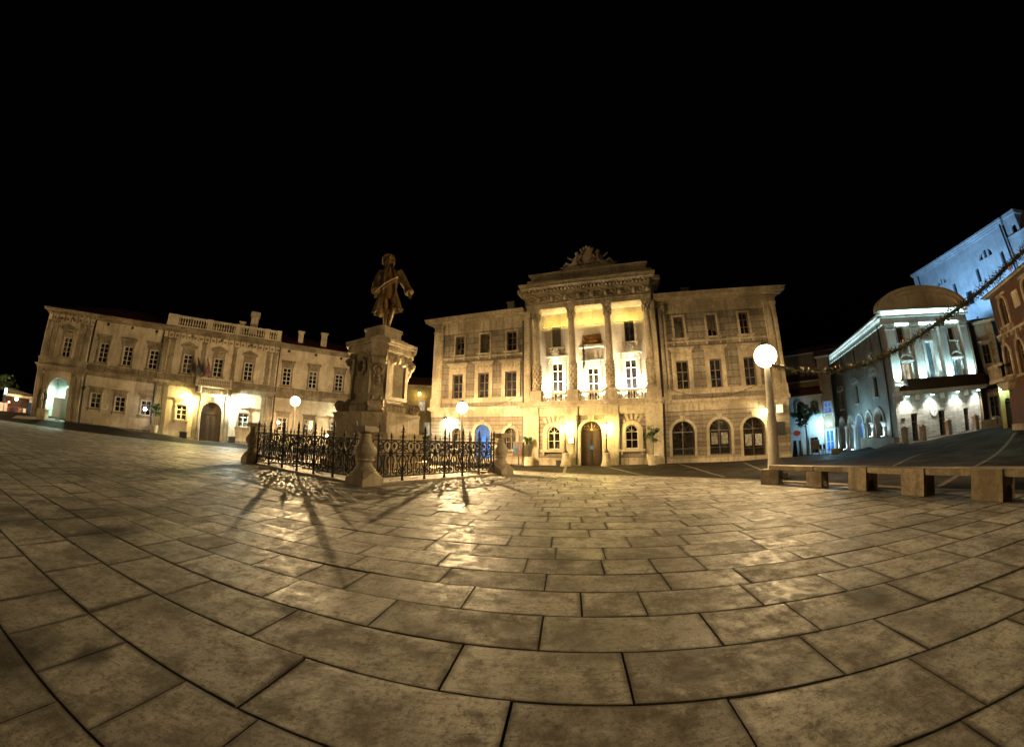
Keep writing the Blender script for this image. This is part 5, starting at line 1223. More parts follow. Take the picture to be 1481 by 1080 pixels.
for i, o in enumerate(sar):
    p_ = outline((o[0] + .004, o[1] - .004, o[2], o[3] - .004, 1.)); MB().add([(a, .48, b) for a, b in p_], [tuple(range(len(p_)))]).build('arcade_glass', 'glass_blue' if i == 2 else 'glass_dark', gh_, frame=FS)
m = MB().box(-38.2, S1 + .3, -.5, -.1, -.4, .62); m.build('low_wall', 'plaster_brown', gh_, frame=FS)
for xx in (S1 - .9, S0 + .2): MB().tube([(xx, -.1, -.5), (xx, -.1, 9.4)], .07, 6).build('downpipe', 'metal_dark', gh_, frame=FS)
# roof, back
inv = FS.inverted(); C_ = lambda x, y, z: tuple(FS @ Vector((x, y, z)))
far_ = FS @ Vector((S0, 0, 0)); m = MB()
a_, b_, c_, d_ = (X0 - .2, -.1), (X1 + .2, -.1), (X1 + far_.x - X0, far_.y), (far_.x, far_.y)
m.add([(*a_, 9.95), (*b_, 9.95), (*c_, 9.95), (*d_, 9.95), ((a_[0] + b_[0]) / 2, 1, 11.9), ((c_[0] + d_[0]) / 2, d_[1] - 2, 11.9)], [(1, 2, 5, 4), (2, 3, 5), (3, 0, 4, 5), (0, 1, 4)]); m.build('roof', 'roof_red', gh_)
m = MB().add([(*b_, -1), (*c_, -1), (*c_, 10), (*b_, 10)], [(0, 1, 2, 3)]).add([(*c_, -1), (*d_, -1), (*d_, 10), (*c_, 10)], [(0, 1, 2, 3)]); m.build('back_wall', 'plaster_brown', gh_)
# its lights
for i, (cx, lab) in enumerate(((20.35, 'downlight under the balcony nearest the arcade corner'), (22.7, 'downlight under the balcony above the oval wall clock'), (25.2, 'downlight under the balcony between the last two doors'), (27.35, 'downlight under the balcony at the end beside the narrow lane'))):
    fitting('downlight', lab, gh_, cx, -.42, 3.5, 'lamp_cool', 420, (1., .98, .86), (cx, -.1, 1.6), spot=110, size=.07, group='downlights under the balcony of the curved gable house')
ck = thing('wall_clock', 'pale oval clock face ringed with ticks under the second downlight', 'clock', gh_.location, gh_.rotation_euler.z)
MB().prism([(22.95 + .34 * math.cos(a), 2.32 + .42 * math.sin(a)) for a in [-2 * PI * k / 20 for k in range(20)]], -.06, -.002).build('face', 'white_panel', ck); m = MB()
for k in range(12): a = 2 * PI * k / 12; m.mark().ball((22.95 + .36 * math.cos(a), -.06, 2.32 + .44 * math.sin(a)), .035, 6, 4)
m.build_each('hour_mark', 'metal_dark', ck); m = MB()
m.tube([(22.95, -.07, 2.32), (22.95, -.07, 2.0)], .015, 5); m.tube([(22.95, -.07, 2.32), (23.15, -.07, 2.25)], .015, 5); m.build('hand', 'metal_dark', ck)
sg2 = thing('wall_sign', 'small dark plaque on the white brick wall near the arcade corner', 'sign', gh_.location, gh_.rotation_euler.z); MB().box(19.85, 20.2, -.04, -.002, 1.75, 1.98).build('plate', 'wood_board', sg2); MB().box(19.88, 20.17, -.046, -.041, 1.78, 1.95).build('panel', 'metal_dark', sg2)
G1 = 'strip lights on the curved gable house'
strip_light('strip_light', 'long green white strip light lying along the front cornice below the curved gable', gh_, None, X0 - .15, X1 + .15, -.36, 9.75, 'led_strip', 120, (.66, 1., .93), .25, .3, group=G1)
for i, (a, b) in enumerate(((20.45, 21.9), (22.75, 24.6), (25.45, 26.9))):
    strip_light('strip_light', ('short strip light on the ledge over the shuttered window nearest the corner', 'short strip light on the ledge over the tall middle window', 'short strip light on the ledge over the shuttered window nearest the lane')[i], gh_, None, a, b, -.02, 9.0, 'led_strip', 60, (.66, 1., .93), .2, .5, group=G1)
strip_light('strip_light', 'long blue white strip light under the eaves of the arcade side', gh_, FS, S0, S1, -.24, 9.42, 'led_strip', 60, (.72, .92, 1.), .12, .5, group=G1)
strip_light('strip_light', 'thin strip light along the string course of the arcade side', gh_, FS, S0, S1, -.07, 9.07, 'led_strip', 18, (.72, .92, 1.), .1, .3, h=.02, group=G1)
for i, (a, b) in enumerate(gp):
    fitting('uplight', ('green white uplight at the foot of the corner pilaster by the arcade', 'uplight at the foot of the second pilaster, beside the lit window', 'uplight at the foot of the third pilaster behind the parapet', 'uplight at the foot of the last pilaster by the lane')[i], gh_, (a + b) / 2, -.42, 4.35 if i else 4.35, 'lamp_cool', 1150, (.58, .97, 1.), ((a + b) / 2, -.05, 6.6), spot=85, size=.06, group='uplights at the pilasters')
fitting('uplight', 'white uplight below the tall middle window behind the parapet', gh_, 23.6, -.45, 4.2, 'lamp_cool', 230, (.8, 1., .95), (23.6, .1, 6.), spot=70, size=.06, group='uplights at the pilasters')
def fit_s(x, z, lab, power, col, to, spot=100, y=-.5):
    w = gh_.matrix_basis if False else (Matrix.Translation(gh_.location) @ Matrix.Rotation(gh_.rotation_euler.z, 4, 'Z') @ FS)
    o = thing('uplight', lab, 'lamp', (0, 0, 0), 0, 'ground uplights along the arcade'); o.matrix_world = w @ Matrix.Translation((x, y, z))
    MB().lathe([(.12, -.16), (.14, -.02), (.12, 0)], 0, 0, 0, 12).build('housing', 'metal_dark', o); MB().lathe([(.001, .002), (.1, .004)], 0, 0, 0, 12).build('lens', 'lamp_cool', o)
    light('SPOT', o, (0, 0, .04), power, col, .06, to=Vector(to) - Vector((x, y, z)), spot=spot); return o
for cx, lab in ((-46.2, 'ground uplight at the far end column of the arcade'), (-43.35, 'ground uplight at the second arcade column from the far end'), (-40.7, 'ground uplight at the column beside the blue arcade arch, far side'), (-37.95, 'ground uplight at the column beside the blue arcade arch, near side'), (-35.8, 'ground uplight behind the low wall at the fifth arcade column'), (-33.2, 'ground uplight behind the low wall at the arcade end nearest the corner')):
    zb = -.5 if cx < -37.9 else .75
    fit_s(cx, zb, lab, 150, (.6, .9, 1.), (cx, -.1, 2.4), 110, -.5 if cx < -38 else -.4)

# ------------------------------------------------------------------ church on the hill
hm = MB(); HN = 40
def hill_z(u, v_): return 12.5 * max(0, min(1, (u - 0) / 26.)) ** .8
hx, hy, hz0 = polar(61, 44)
hv = []
for j in range(15):
    for i in range(31):
        az = 44 + i * 2.; d = 45 + j * 6.; x, y, _ = polar(az, d); k = max(0, min(1, (d - 47) / 22)); ka = max(0, min(1, (az - 49) / 10)) * max(0, min(1, (112 - az) / 10)); hv.append((x, y, -1.2 + 13.2 * k * k * (3 - 2 * k) * ka + .5 * noise.noise((x * .2, y * .2, 0)) * k))
hm.v = hv; hm.f = [(j * 31 + i, (j + 1) * 31 + i, (j + 1) * 31 + i + 1, j * 31 + i + 1) for j in range(14) for i in range(30)]
plain('hill_earth', (.03, .03, .022), .95, 0, .5, 1.); structure(hm.build('hill', 'hill_earth', smooth=True, angle=80))
loc, rz = place(104.2, 60)
chu = thing('monastery', 'large pale church building on the hill washed in blue floodlight', 'church', loc, rz)
K0, Kx = -55.2, -35.75
lun = [(-50.4, -48.7, 23.2, 24.3, 1.), (-42.2, -40.4, 23.25, 24.4, 1.)]
lun = [(-50.55, -48.65, 23.3, 24.35, 1.), (-41.3, -38.8, 23.6, 24.9, 1.)]
lan = [(-47.6, -46.95, 20.4, 22.6, 1.), (-42.6, -41.95, 20.7, 22.95, 1.), (-37.7, -37.05, 21.1, 23.4, 1.)]; dr_ = (-45.5, -44.3, 18.2, 20.3, 0)
wall_panel(MB(), K0, Kx, 8, 26.6, 0, lun + lan + [dr_], .5).build('wall', 'plaster_church', chu)
wall_panel(MB(), Kx, -28, 8, 24.4, .3, [(-33.2, -32.5, 21.6, 23.4, 1.)], .4).build('wall', 'plaster_church', chu)
for o in lun:
    w = MB(); p_ = outline((o[0] + .004, o[1] - .004, o[2], o[3] - .004, 1.)); w.add([(a, .4, b) for a, b in p_], [tuple(range(len(p_)))]); wo = w.build('window', 'glass_dark', chu)
    f_ = MB(); n3 = (o[1] - o[0]) / 3
    for k in (1, 2): f_.box(o[0] + n3 * k - .16, o[0] + n3 * k + .16, .05, .39, o[2], o[3])
    f_.build('mullion', 'plaster_church', wo)
for o in lan + [dr_]:
    p_ = outline((o[0] + .004, o[1] - .004, o[2], o[3] - .004, o[4])); MB().add([(a, .4, b) for a, b in p_], [tuple(range(len(p_)))]).build('window', 'glass_dark', chu)
m = MB().box(K0 - .4, Kx + .3, -.5, .5, 27.2, 27.5).box(K0 - .25, Kx + .15, -.3, .5, 26.9, 27.2).box(K0 - .1, Kx + .1, -.14, .5, 26.6, 26.9); m.build('cornice', 'plaster_church', chu)
MB().box(K0 - .2, K0 + .9, -.12, .0, 8, 26.6).build('pilaster', 'plaster_church', chu)
for xx in (-54.2, -36.0): MB().tube([(xx, -.16, 10), (xx, -.16, 26.7)], .11, 6).build('downpipe', 'metal_dark', chu)
# taller end block with belfry window
wall_panel(MB(), -35.7, -33.55, 24.4, 27.2, .4, [(-34.75, -34.0, 24.5, 25.9, 1.)], .4).build('belfry_wall', 'plaster_church', chu)
MB().box(-35.95, -33.3, .1, 3.2, 27.2, 27.75).build('belfry_cornice', 'plaster_church', chu); MB().add([(-33.55, .4, 24), (-33.55, 3, 24), (-33.55, 3, 27.2), (-33.55, .4, 27.2)], [(0, 1, 2, 3)]).build('belfry_side', 'plaster_church', chu)
m = MB().add([(K0 - .4, -.5, 27.5), (Kx + .3, -.5, 27.5), (Kx + .3, 14, 27.5), (K0 - .4, 14, 27.5), (K0 + 2, 6.5, 29), (Kx + .3, 6.5, 29)], [(0, 1, 5, 4), (2, 3, 4, 5), (3, 0, 4), (1, 2, 5)]); m.build('roof', 'roof_red', chu)
m = MB().add([(K0, 0, 8), (K0, 13, 8), (K0, 13, 27.4), (K0, 0, 27.4)], [(3, 2, 1, 0)]).add([(K0, 13, 8), (-28, 13, 8), (-28, 13, 27.3), (K0, 13, 27.3)], [(0, 1, 2, 3)]).box(Kx, -28, .2, 3., 24.4, 24.6); m.build('back_wall', 'plaster_church', chu)
for i, (x, pw_, lab) in enumerate(((-51.5, 2700, 'blue floodlight on the hill below the first half round window of the church'), (-45.8, 4200, 'blue floodlight on the hill below the church door'), (-38.9, 4500, 'blue floodlight on the hill below the tall slit window by the drainpipe'), (-32.5, 2900, 'blue floodlight on the hill below the belfry'))):
    o = fitting('floodlight', lab, chu, x, -7.5, 14.2, 'lamp_blue', pw_, (.30, .62, 1.), (x + .4, 0, 22.5), spot=95, size=.3, group='blue floodlights below the church')
    m = MB().tube([(0, 0, -.1), (0, 0, -2.6)], .06, 6); m.build('pole', 'metal_dark', o)

# ------------------------------------------------------------------ red gothic house
loc, rz = place(131.7, 12.08)
red = thing('gothic_house', 'dark red house with white pointed gothic windows and a stone corner balcony', 'house', loc, rz)
RX = -22.95
rw1 = (-22.05, -21.4, 5.6, 6.95, 1.); rg = [(-22.75, -22.1, 3.3, 4.75, 1.5), (-21.4, -20.75, 3.2, 4.75, 1.5), (-19.9, -19.2, 3.2, 4.75, 1.5)]; rw2 = (-19.6, -18.9, 5.5, 7.0, 1.)
wall_panel(MB(), RX, -12, -.2, 7.3, 0, [rw1, rw2] + rg + [(-20.3, -19.4, .6, 2.5, 0)], .25).build('wall', 'plaster_red', red)
MB().add([(RX, 0, -.2), (RX, 9, -.2), (RX, 9, 7.3), (RX, 0, 7.3)], [(3, 2, 1, 0)]).build('side_wall', 'plaster_red', red)
for o in [rw1, rw2] + rg:
    w = window(red, o, 0, (0, ()), 'frame_brown', 'glass_dark', fw=.05)
    s_ = MB(); ring_trim(s_, o, .12, -.08, .0); s_.box(o[0] - .16, o[1] + .16, -.2, .0, o[2] - .12, o[2])
    if o in rg: c = (o[0] + o[1]) / 2; s_.prism([(c - .18, o[3] + .02), (c + .18, o[3] + .02), (c, o[3] + .42)], -.1, .0)
    else: s_.box(o[0] - .12, o[1] + .12, -.07, .0, o[3] + .1, o[3] + .22); s_.box(o[0] - .16, o[0], -.3, .0, o[2] - .3, o[2] - .12).box(o[1], o[1] + .16, -.3, .0, o[2] - .3, o[2] - .12)
    for k in range(4): s_.ball(((o[0] + o[1]) / 2 + (k - 1.5) * .16, -.09, o[3] + .0 + .1 * (1.5 - abs(k - 1.5))), .06, 6, 4)
    s_.build('surround', 'stone_bench', w)
m = MB().box(RX - .05, -12, -.1, .0, 5.22, 5.34)
for k in range(24): m.box(RX + .1 + .45 * k, RX + .22 + .45 * k, -.12, .0, 5.05, 5.22)
m.box(RX - .12, -12, -.3, .0, 7.3, 7.42); m.build('string_course', 'stone_bench', red)
MB().box(-20.65, -20.12, -.06, .0, 6.1, 6.85).box(-20.57, -20.2, -.09, -.059, 6.2, 6.75).build('relief', 'stone_post', red)
m = MB().box(RX - .5, -21.9, -.75, .0, 3.02, 3.18).box(RX - .5, -21.9, -.75, -.66, 3.78, 3.9).box(RX - .5, RX - .41, -.66, .0, 3.78, 3.9)
for k in range(7): baluster(m, RX - .42 + .17 * k, -.7, 3.18, 3.78, .055)
for k in range(4): baluster(m, RX - .45, -.55 + .17 * k, 3.18, 3.78, .055)
m.prism([(RX - .4, 3.02), (-22.0, 3.02), (-22.2, 2.6), (RX + .1, 2.6)], -.45, .0); m.build('balcony', 'stone_bench', red, True)
MB().add([(RX - .35, -.4, 7.42), (-12, -.4, 7.42), (-12, 9, 7.42), (RX - .35, 9, 7.42), (RX + 3, 4.5, 9.2), (-12, 4.5, 9.2)], [(0, 1, 5, 4), (2, 3, 4, 5), (3, 0, 4)]).build('roof', 'roof_red', red)
MB().box(RX - .04, -12, -.07, .0, -.3, .95).build('plinth', 'plaster_brown', red)
# brown corner house with quoins, in the lane
loc, rz = place(60, 41)
mid = thing('corner_house', 'brown house with pale corner quoins standing in the narrow lane', 'house', loc, rz)
mo = [(5.3, 5.9, 5.6, 7.2, 0), (5.2, 5.9, 1.3, 3.0, 0)]
wall_panel(MB(), 4.35, 6.5, -.3, 8.95, 0, mo, .2).build('wall', 'plaster_brown', mid); MB().add([(6.5, 0, -.3), (6.5, 8, -.3), (6.5, 8, 8.95), (6.5, 0, 8.95)], [(0, 1, 2, 3)]).build('side_wall', 'plaster_brown', mid)
for o in mo: w = window(mid, o, 0, (1, (.5,)), 'shutter', 'glass_dark'); dress(w, o, 0, 'stone_plain', .1, .05, .1, ('flat', o[3] + .16, o[3] + .28), False)
m = MB()
for k in range(20): m.mark(); w_ = .42 if k % 2 else .28; m.box(6.51 - w_, 6.52, -.04, .3 if k % 2 else .42, .7 + k * .4, 1.06 + k * .4)
m.build_each('quoin', 'stone_plain', mid); MB().box(4.35, 6.8, -.3, .2, 8.95, 9.15).build('eaves', 'stone_plain', mid)
MB().add([(4.35, -.35, 9.15), (6.9, -.35, 9.15), (6.9, 8, 9.15), (4.35, 8, 9.15), (4.5, 4, 10.2), (5.8, 4, 10.2)], [(0, 1, 5, 4), (1, 2, 5), (2, 3, 4, 5), (3, 0, 4)]).build('roof', 'roof_red', mid)
# narrow lit doorway house at the end of the lane
loc, rz = place(64, 31.0)
ln_ = thing('lane_house', 'narrow house front at the end of the lane, lit pale green by a door lamp', 'house', loc, rz)
wall_panel(MB(), 2.35, 3.25, -.3, 3.4, 0, [(2.62, 3.0, .6, 2.4, 1.)], .2).build('wall', 'plaster_ochre', ln_); window(ln_, (2.62, 3.0, .6, 2.4, 1.), 0, (0, ()), 'wood_dark', 'glass_brown', fw=.05, name='door')
MB().box(2.3, 3.3, -.1, .3, 3.4, 3.55).build('eaves', 'stone_plain', ln_)
fitting('door_lamp', 'green white lamp over the narrow door at the end of the lane', ln_, 2.5, -.45, 2.95, 'lamp_cool', 120, (.6, 1., .7), (2.8, .1, 1.6), kind='POINT', shape='globe')
# ------------------------------------------------------------------ street on the low side: blue house, tall houses
def simple_house(name, lab, az, d, x0, x1, z0, z1, wins, wallm, glassm, roof=1.2, depth=7., trim='plaster_pale', naz=None):
    loc, rz = place(naz if naz is not None else az, d); o = thing(name, lab, 'house', loc, rz)
    wall_panel(MB(), x0, x1, z0, z1, 0, wins, .2).build('wall', wallm, o)
    m = MB()
    for xx, f in ((x0, (3, 2, 1, 0)), (x1, (0, 1, 2, 3))): MB().add([(xx, 0, z0), (xx, depth, z0), (xx, depth, z1), (xx, 0, z1)], [f]).build('side_wall', wallm, o)
    for w_ in wins: w = window(o, w_, 0, (1, (.5,)), 'frame_white' if glassm != 'glass_dark' else 'shutter', glassm); dress(w, w_, 0, trim, .1, .05, .1)
    MB().box(x0 - .15, x1 + .15, -.25, .1, z1, z1 + .16).build('eaves', trim, o)
    MB().add([(x0 - .2, -.35, z1 + .16), (x1 + .2, -.35, z1 + .16), (x1 + .2, depth, z1 + .16), (x0 - .2, depth, z1 + .16), (x0 - .2, depth / 2, z1 + .16 + roof), (x1 + .2, depth / 2, z1 + .16 + roof)], [(0, 1, 5, 4), (2, 3, 4, 5), (3, 0, 4), (1, 2, 5)]).build('roof', 'roof_red', o)
    return o
bh = simple_house('blue_house', 'low pale blue house with two arched upper windows behind the street tree', 44.5, 40, -1.9, 1.52, -1.0, 4.85, [(-.85, -.1, 3.2, 4.5, .8), (.45, 1.22, 3.2, 4.5, .8), (.2, .95, -.5, 1.0, 0)], 'plaster_blue', 'glass_dark')
nh = simple_house('narrow_house', 'narrow dark house with a blue lit window above a blue door', 47.4, 41, -.5, .62, -1.0, 8.6, [(-.3, .4, 3.2, 4.3, 0), (-.32, .42, -.6, 1.55, 0)], 'plaster_brown', 'glass_blue')
fitting('street_light', 'blue white street light glaring above the blue door of the narrow house', nh, .0, -1.7, 2.1, 'lamp_cyan', 800, (.42, .82, 1.), (0, .3, 0), kind='POINT', shape='globe')
th = simple_house('tall_house', 'tall brown house with a tiled roof rising behind the low blue house', 47.5, 52, -5.5, 5.2, -1., 11.2, [(-3.4, -2.7, 7.3, 8.6, 0), (-.8, -.1, 7.3, 8.6, 0), (1.8, 2.5, 7.3, 8.6, 0)], 'plaster_brown', 'glass_dark', 1.4)
simple_house('backstreet_house', 'dark gabled house squeezed in behind the roof of the blue house', 44, 46, -2.2, 2.4, -1., 7.0, [(-.9, -.3, 5.6, 6.4, 0), (.6, 1.2, 5.6, 6.4, 0)], 'plaster_brown', 'glass_dark', 1.3)
p = polar(44.3, 37.5); t2 = tree('street_tree', 'leafy tree with a slim leaning trunk in front of the low blue house', 'tree', p[:2], gz(*p[:2]), 4.9, (1.35, 1.2, 1.35), 23, .2, 900, None, .09)
p = polar(43.0, 36.5); o = thing('leaning_boards', 'dark boards leaning together beside the street tree', 'boards', (p[0], p[1], gz(*p[:2])), R(-43))
for i, (x, t_) in enumerate(((-.34, .12), (-.1, -.1), (.18, .1), (.36, -.12))): MB().add([(x - .11 + a * .22 + t_ * h, -.02 + b * .04, h * 1.45) for h in (0, 1) for a, b in ((0, 0), (1, 0), (1, 1), (0, 1))], [(3, 2, 1, 0), (4, 5, 6, 7), (0, 1, 5, 4), (1, 2, 6, 5), (2, 3, 7, 6), (3, 0, 4, 7)]).build('board', 'wood_dark' if i != 2 else 'white_panel', o)
p = polar(45.4, 37.0); o = thing('cafe_counter', 'dark counter standing against the blue house beside the street tree', 'counter', (p[0], p[1], gz(*p[:2])), R(-45)); MB().box(-.38, .38, -.2, .2, .55, 1.3).box(-.42, .42, -.24, .24, 1.3, 1.36).build('body', 'wood_dark', o)
for x in (-.3, .3): MB().box(x - .04, x + .04, -.15, .15, 0, .55).build('leg', 'wood_dark', o)
p = polar(48.1, 36); o = thing('planter_box', 'low brown planter box at the far end of the arcade', 'planter', (p[0], p[1], gz(*p[:2])), R(-48)); MB().box(-.4, .4, -.25, .25, 0, .42).box(-.44, .44, -.29, .29, .42, .48).build('box', 'plaster_ochre', o)
for i, (az_, d_) in enumerate(((46.9, 36.5), (46.3, 37.2))):
    p = polar(az_, d_); o = thing('cafe_chair', ('dark cafe chair below the glaring street light', 'dark cafe chair beside the counter at the blue house')[i], 'chair', (p[0], p[1], gz(*p[:2])), R(20 + 60 * i), 'cafe chairs by the blue house')
    MB().box(-.22, .22, -.22, .22, .42, .46).build('seat', 'metal_dark', o); MB().box(-.22, .22, .19, .22, .5, .9).build('backrest', 'metal_dark', o)
    for x in (-.2, .2):
        for y in (-.2, .2): MB().tube([(x, y, 0), (x, y, .9 if y > 0 else .43)], .018, 5).build('leg', 'metal_dark', o)
ns = thing('round_sign', 'small dark red oval sign on a bracket at the hall corner', 'sign', hw(9.6, .3, 1.5), hall.rotation_euler.z); MB().prism([(.22 * math.cos(a), .16 * math.sin(a)) for a in [-2 * PI * k / 16 for k in range(16)]], -.03, .03).build('plate', 'red_paint', ns); MB().tube([(-.38, 0, 0), (-.2, 0, 0)], .015, 5).build('bracket', 'iron', ns)
for z0, z1, mt, lab in ((2.75, 3.25, 'white_panel', 'pale notice panel high on the corner of the hall behind the street lamp'), (1.5, 2.2, 'metal_dark', 'dark notice panel on the hall corner under the pale one')):
    o = thing('notice_board', lab, 'notice board', hw(8.6, .35 - .05, 0), hall.rotation_euler.z); MB().box(-.22, .22, -.05, .02, z0, z1).build('panel', mt, o); m = MB(); ring_trim(m, (-.22, .22, z0, z1, 0), .03, -.06, .02, True); m.build('frame', 'iron', o)
# alley between the palace and the hall
al = simple_house('alley_house', 'ochre house at the end of the alley between palace and hall with a lit window', -14.5, 44, -3.5, 3.2, -.5, 7.9, [(.55, 1.25, 2.0, 3.6, 0), (-1.2, -.5, 2.0, 3.6, 0), (-.2, .5, 5.0, 6.2, 0)], 'plaster_ochre', 'glass_lit', 1.6, trim='stone_plain')
fitting('alley_lamp', 'wall lamp on the ochre alley house above its lit window', al, -.2, -.7, 6.9, 'lamp_warm', 130, (1., .72, .25), (-.2, .2, 5.), kind='POINT', shape='globe')
p = polar(-13.6, 30); tree('alley_shrub', 'dark shrub in a stone pot at the mouth of the alley beside the hall', 'plant', p[:2], gz(*p[:2]), 2.3, (.6, .5, .5), 31, .1, 300, POT, .04)
# bollards and bits along the curved gable house
def short_post(x, y, lab): 
    w = Matrix.Translation(gh_.location) @ Matrix.Rotation(gh_.rotation_euler.z, 4, 'Z') @ Vector((x, y, 0)); o = thing('stone_post', lab, 'bollard', (w.x, w.y, gz(w.x, w.y) - .05), gh_.rotation_euler.z, 'short posts before the curved gable house')
    MB().box(-.17, .17, -.17, .17, 0, 1.0).box(-.2, .2, -.2, .2, 1.0, 1.1).build('shaft', 'plaster_brown', o); MB().lathe([(.18, 1.1), (.12, 1.2), (.02, 1.24)], 0, 0, 0, 4, True).build('cap', 'plaster_brown', o)
short_post(19.2, -1.2, 'short stone post at the corner of the arcade house'); short_post(20.8, -1.2, 'short stone post before the door with the pale poster'); short_post(23.2, -1.2, 'short stone post below the oval wall clock'); short_post(25.9, -1.2, 'short stone post before the last door of the curved gable house')
w = Matrix.Translation(gh_.location) @ Matrix.Rotation(gh_.rotation_euler.z, 4, 'Z') @ Vector((27.2, -1.0, 0)); o = thing('stone_trough', 'low pale stone trough at the lane end of the white brick wall', 'planter', (w.x, w.y, gz(w.x, w.y)), gh_.rotation_euler.z); MB().box(-.8, .8, -.25, .25, 0, .5).box(-.86, .86, -.3, .3, .5, .58).build('trough', 'stone_plain', o)
for i, (x, y) in enumerate(((28.8, -.6), (29.6, -.9))):
    w = Matrix.Translation(gh_.location) @ Matrix.Rotation(gh_.rotation_euler.z, 4, 'Z') @ Vector((x, y, 0)); o = thing('cafe_table', ('small cafe table by the trough in the lane mouth', 'small cafe table nearer the red house in the lane mouth')[i], 'table', (w.x, w.y, gz(w.x, w.y)), 0, 'cafe tables in the lane')
    MB().lathe([(.001, .74), (.34, .74), (.34, .77), (.001, .78)], 0, 0, 0, 14).build('top', 'wood_board', o); MB().lathe([(.24, 0), (.22, .03), (.03, .06), (.03, .74)], 0, 0, 0, 10).build('leg', 'iron', o)
# ------------------------------------------------------------------ garlands
def garland(lab, P, r, seed, glow_, n=70, loc=(0, 0, 0), cat='garland', group=None, size=.12):
    o = thing('fir_garland', lab, cat, loc, 0, group); rs_ = random.Random(seed); L = MB(); pts = [Vector(p) - Vector(loc) for p in P]; S = []
    for a, b in zip(pts, pts[1:]):
        k = max(2, int((b - a).length / .07))
        S += [a + (b - a) * i / k for i in range(k)]
    S.append(pts[-1])
    MB().tube(S[::3] + [S[-1]], r * .3, 5).build('cable', 'leaf_fir', o)
    for s_ in S:
        for _ in range(n):
            d = Vector((rs_.gauss(0, 1), rs_.gauss(0, 1), rs_.gauss(0, 1))).normalized(); t_ = Vector((rs_.gauss(0, 1), rs_.gauss(0, 1), rs_.gauss(0, 1))).normalized(); q = s_ + d * r * rs_.uniform(.1, .8); e = q + (d * .8 + t_ * .5) * size * rs_.uniform(.6, 1.2); w_ = (e - q).cross(t_).normalized() * size * .09
            L.add([q - w_, q + w_, e], [(0, 1, 2)])
    L.build('needles', 'leaf_fir', o)
    if glow_:
        for i in range(2, len(S), glow_):
            d = Vector((rs_.gauss(0, 1), rs_.gauss(0, 1), rs_.gauss(0, 1))).normalized(); c = S[i] + d * r
            MB().ball(tuple(c), .035, 7, 5).build('bauble', 'orange_paint', o, True)
    return o
def pe(az, d, el): return (d * math.sin(R(az)), d * math.cos(R(az)), 1.5 + d * math.tan(R(el)))
GAR = [pe(40.5, 14.0, 9.9), pe(41.9, 13.9, 9.25), pe(44.6, 13.5, 8.35), pe(48.3, 13.0, 7.8), pe(53, 12.4, 8.1), pe(57.6, 11.9, 9.25), pe(62.4, 11.5, 11.2), pe(67, 11.2, 13.0), pe(70.9, 11.1, 14.7), pe(74.7, 11.0, 16.4), pe(80, 11, 18.2)]
G_ = []
for i in range(len(GAR) - 1):
    for k in range(4): G_.append(tuple(Vector(GAR[i]).lerp(Vector(GAR[i + 1]), k / 4)))
garland('long fir garland with orange baubles hung from the blazing street lamp across the sky', GAR, .14, 2, 8, 26, loc=GAR[3], size=.13)
pg = thing('anchor_pole', 'tall pole out by the red house holding the end of the long garland', 'pole', (GAR[-1][0], GAR[-1][1], 0)); MB().lathe([(.12, 0), (.1, .3), (.07, 2), (.06, GAR[-1][2] + .2)], 0, 0, 0, 12).build('post', 'metal_dark', pg, True); MB().ball((0, 0, GAR[-1][2] + .25), .09, 8, 6).build('finial', 'metal_dark', pg, True)
def swag(x0, x1, z, sag, y, lab, seed, r=.045):
    P = [hw(x0 + (x1 - x0) * i / 14, y, z - sag * (1 - (2 * i / 14 - 1) ** 2)) for i in range(15)]; garland(lab, P, r, seed, 0, 7, loc=tuple(hw((x0 + x1) / 2, y, z)), group='fir swags on the hall', size=.06)
swag(-12.2, -7.8, 4.4, .55, .18, 'thin dark fir swag under the windows of the hall wing by the alley', 4)
swag(2.1, 7.3, 4.45, .55, .18, 'thin dark fir swag under the windows of the hall wing behind the big street lamp', 5)
for i, (a, b) in enumerate(((-5.9, -4.3), (-3.5, -1.95), (-1.12, .56))): swag(a, b, 4.52, .3, -.04, ('dark fir swag hung on the balustrade nearest the alley wing', 'dark fir swag hung on the balustrade over the hall door', 'dark fir swag hung on the balustrade next to the paper portrait wing')[i], 6 + i, .04)
# ------------------------------------------------------------------ market corner at the far end
def mp_(az, d): p = polar(az, d); return (p[0], p[1], gz(p[0], p[1]))
o = thing('market_kiosk', 'lit market kiosk with a curved cream awning beyond the end of the palace', 'kiosk', mp_(-68.6, 66), R(68.6))
MB().box(-1.9, 1.2, 0, 2.2, 0, 1.0).build('counter', 'wood_board', o); MB().box(-1.9, 1.2, 1.9, 2.0, 1.0, 2.9).build('back_panel', 'wood_dark', o)
m = MB(); m.loft([[(-2.1 + 3.6 * u, -.5 + 2.6 * v_, 2.85 + .45 * math.sin(v_ * PI * .6) - .5 * u) for v_ in [k / 8 for k in range(9)]] for u in (0, 1)], False, False); m.loft([[(-2.1 + 3.6 * u, -.5 + 2.6 * v_, 2.91 + .45 * math.sin(v_ * PI * .6) - .5 * u) for v_ in [k / 8 for k in range(9)]] for u in (0, 1)], False, False); m.box(-2.1, 1.5, -.52, -.48, 2.2, 2.5); m.build('awning', 'awning_cream', o)
for x in (-1.85, 1.15): MB().tube([(x, 0, 0), (x, 0, 2.8)], .05, 6).build('post', 'metal_dark', o)
for k in range(4): MB().box(-1.6 + .7 * k, -1.2 + .7 * k, -.06, .0, .3, .9).build('crate_front', ('orange_paint', 'red_paint', 'orange_paint', 'white_panel')[k], o)
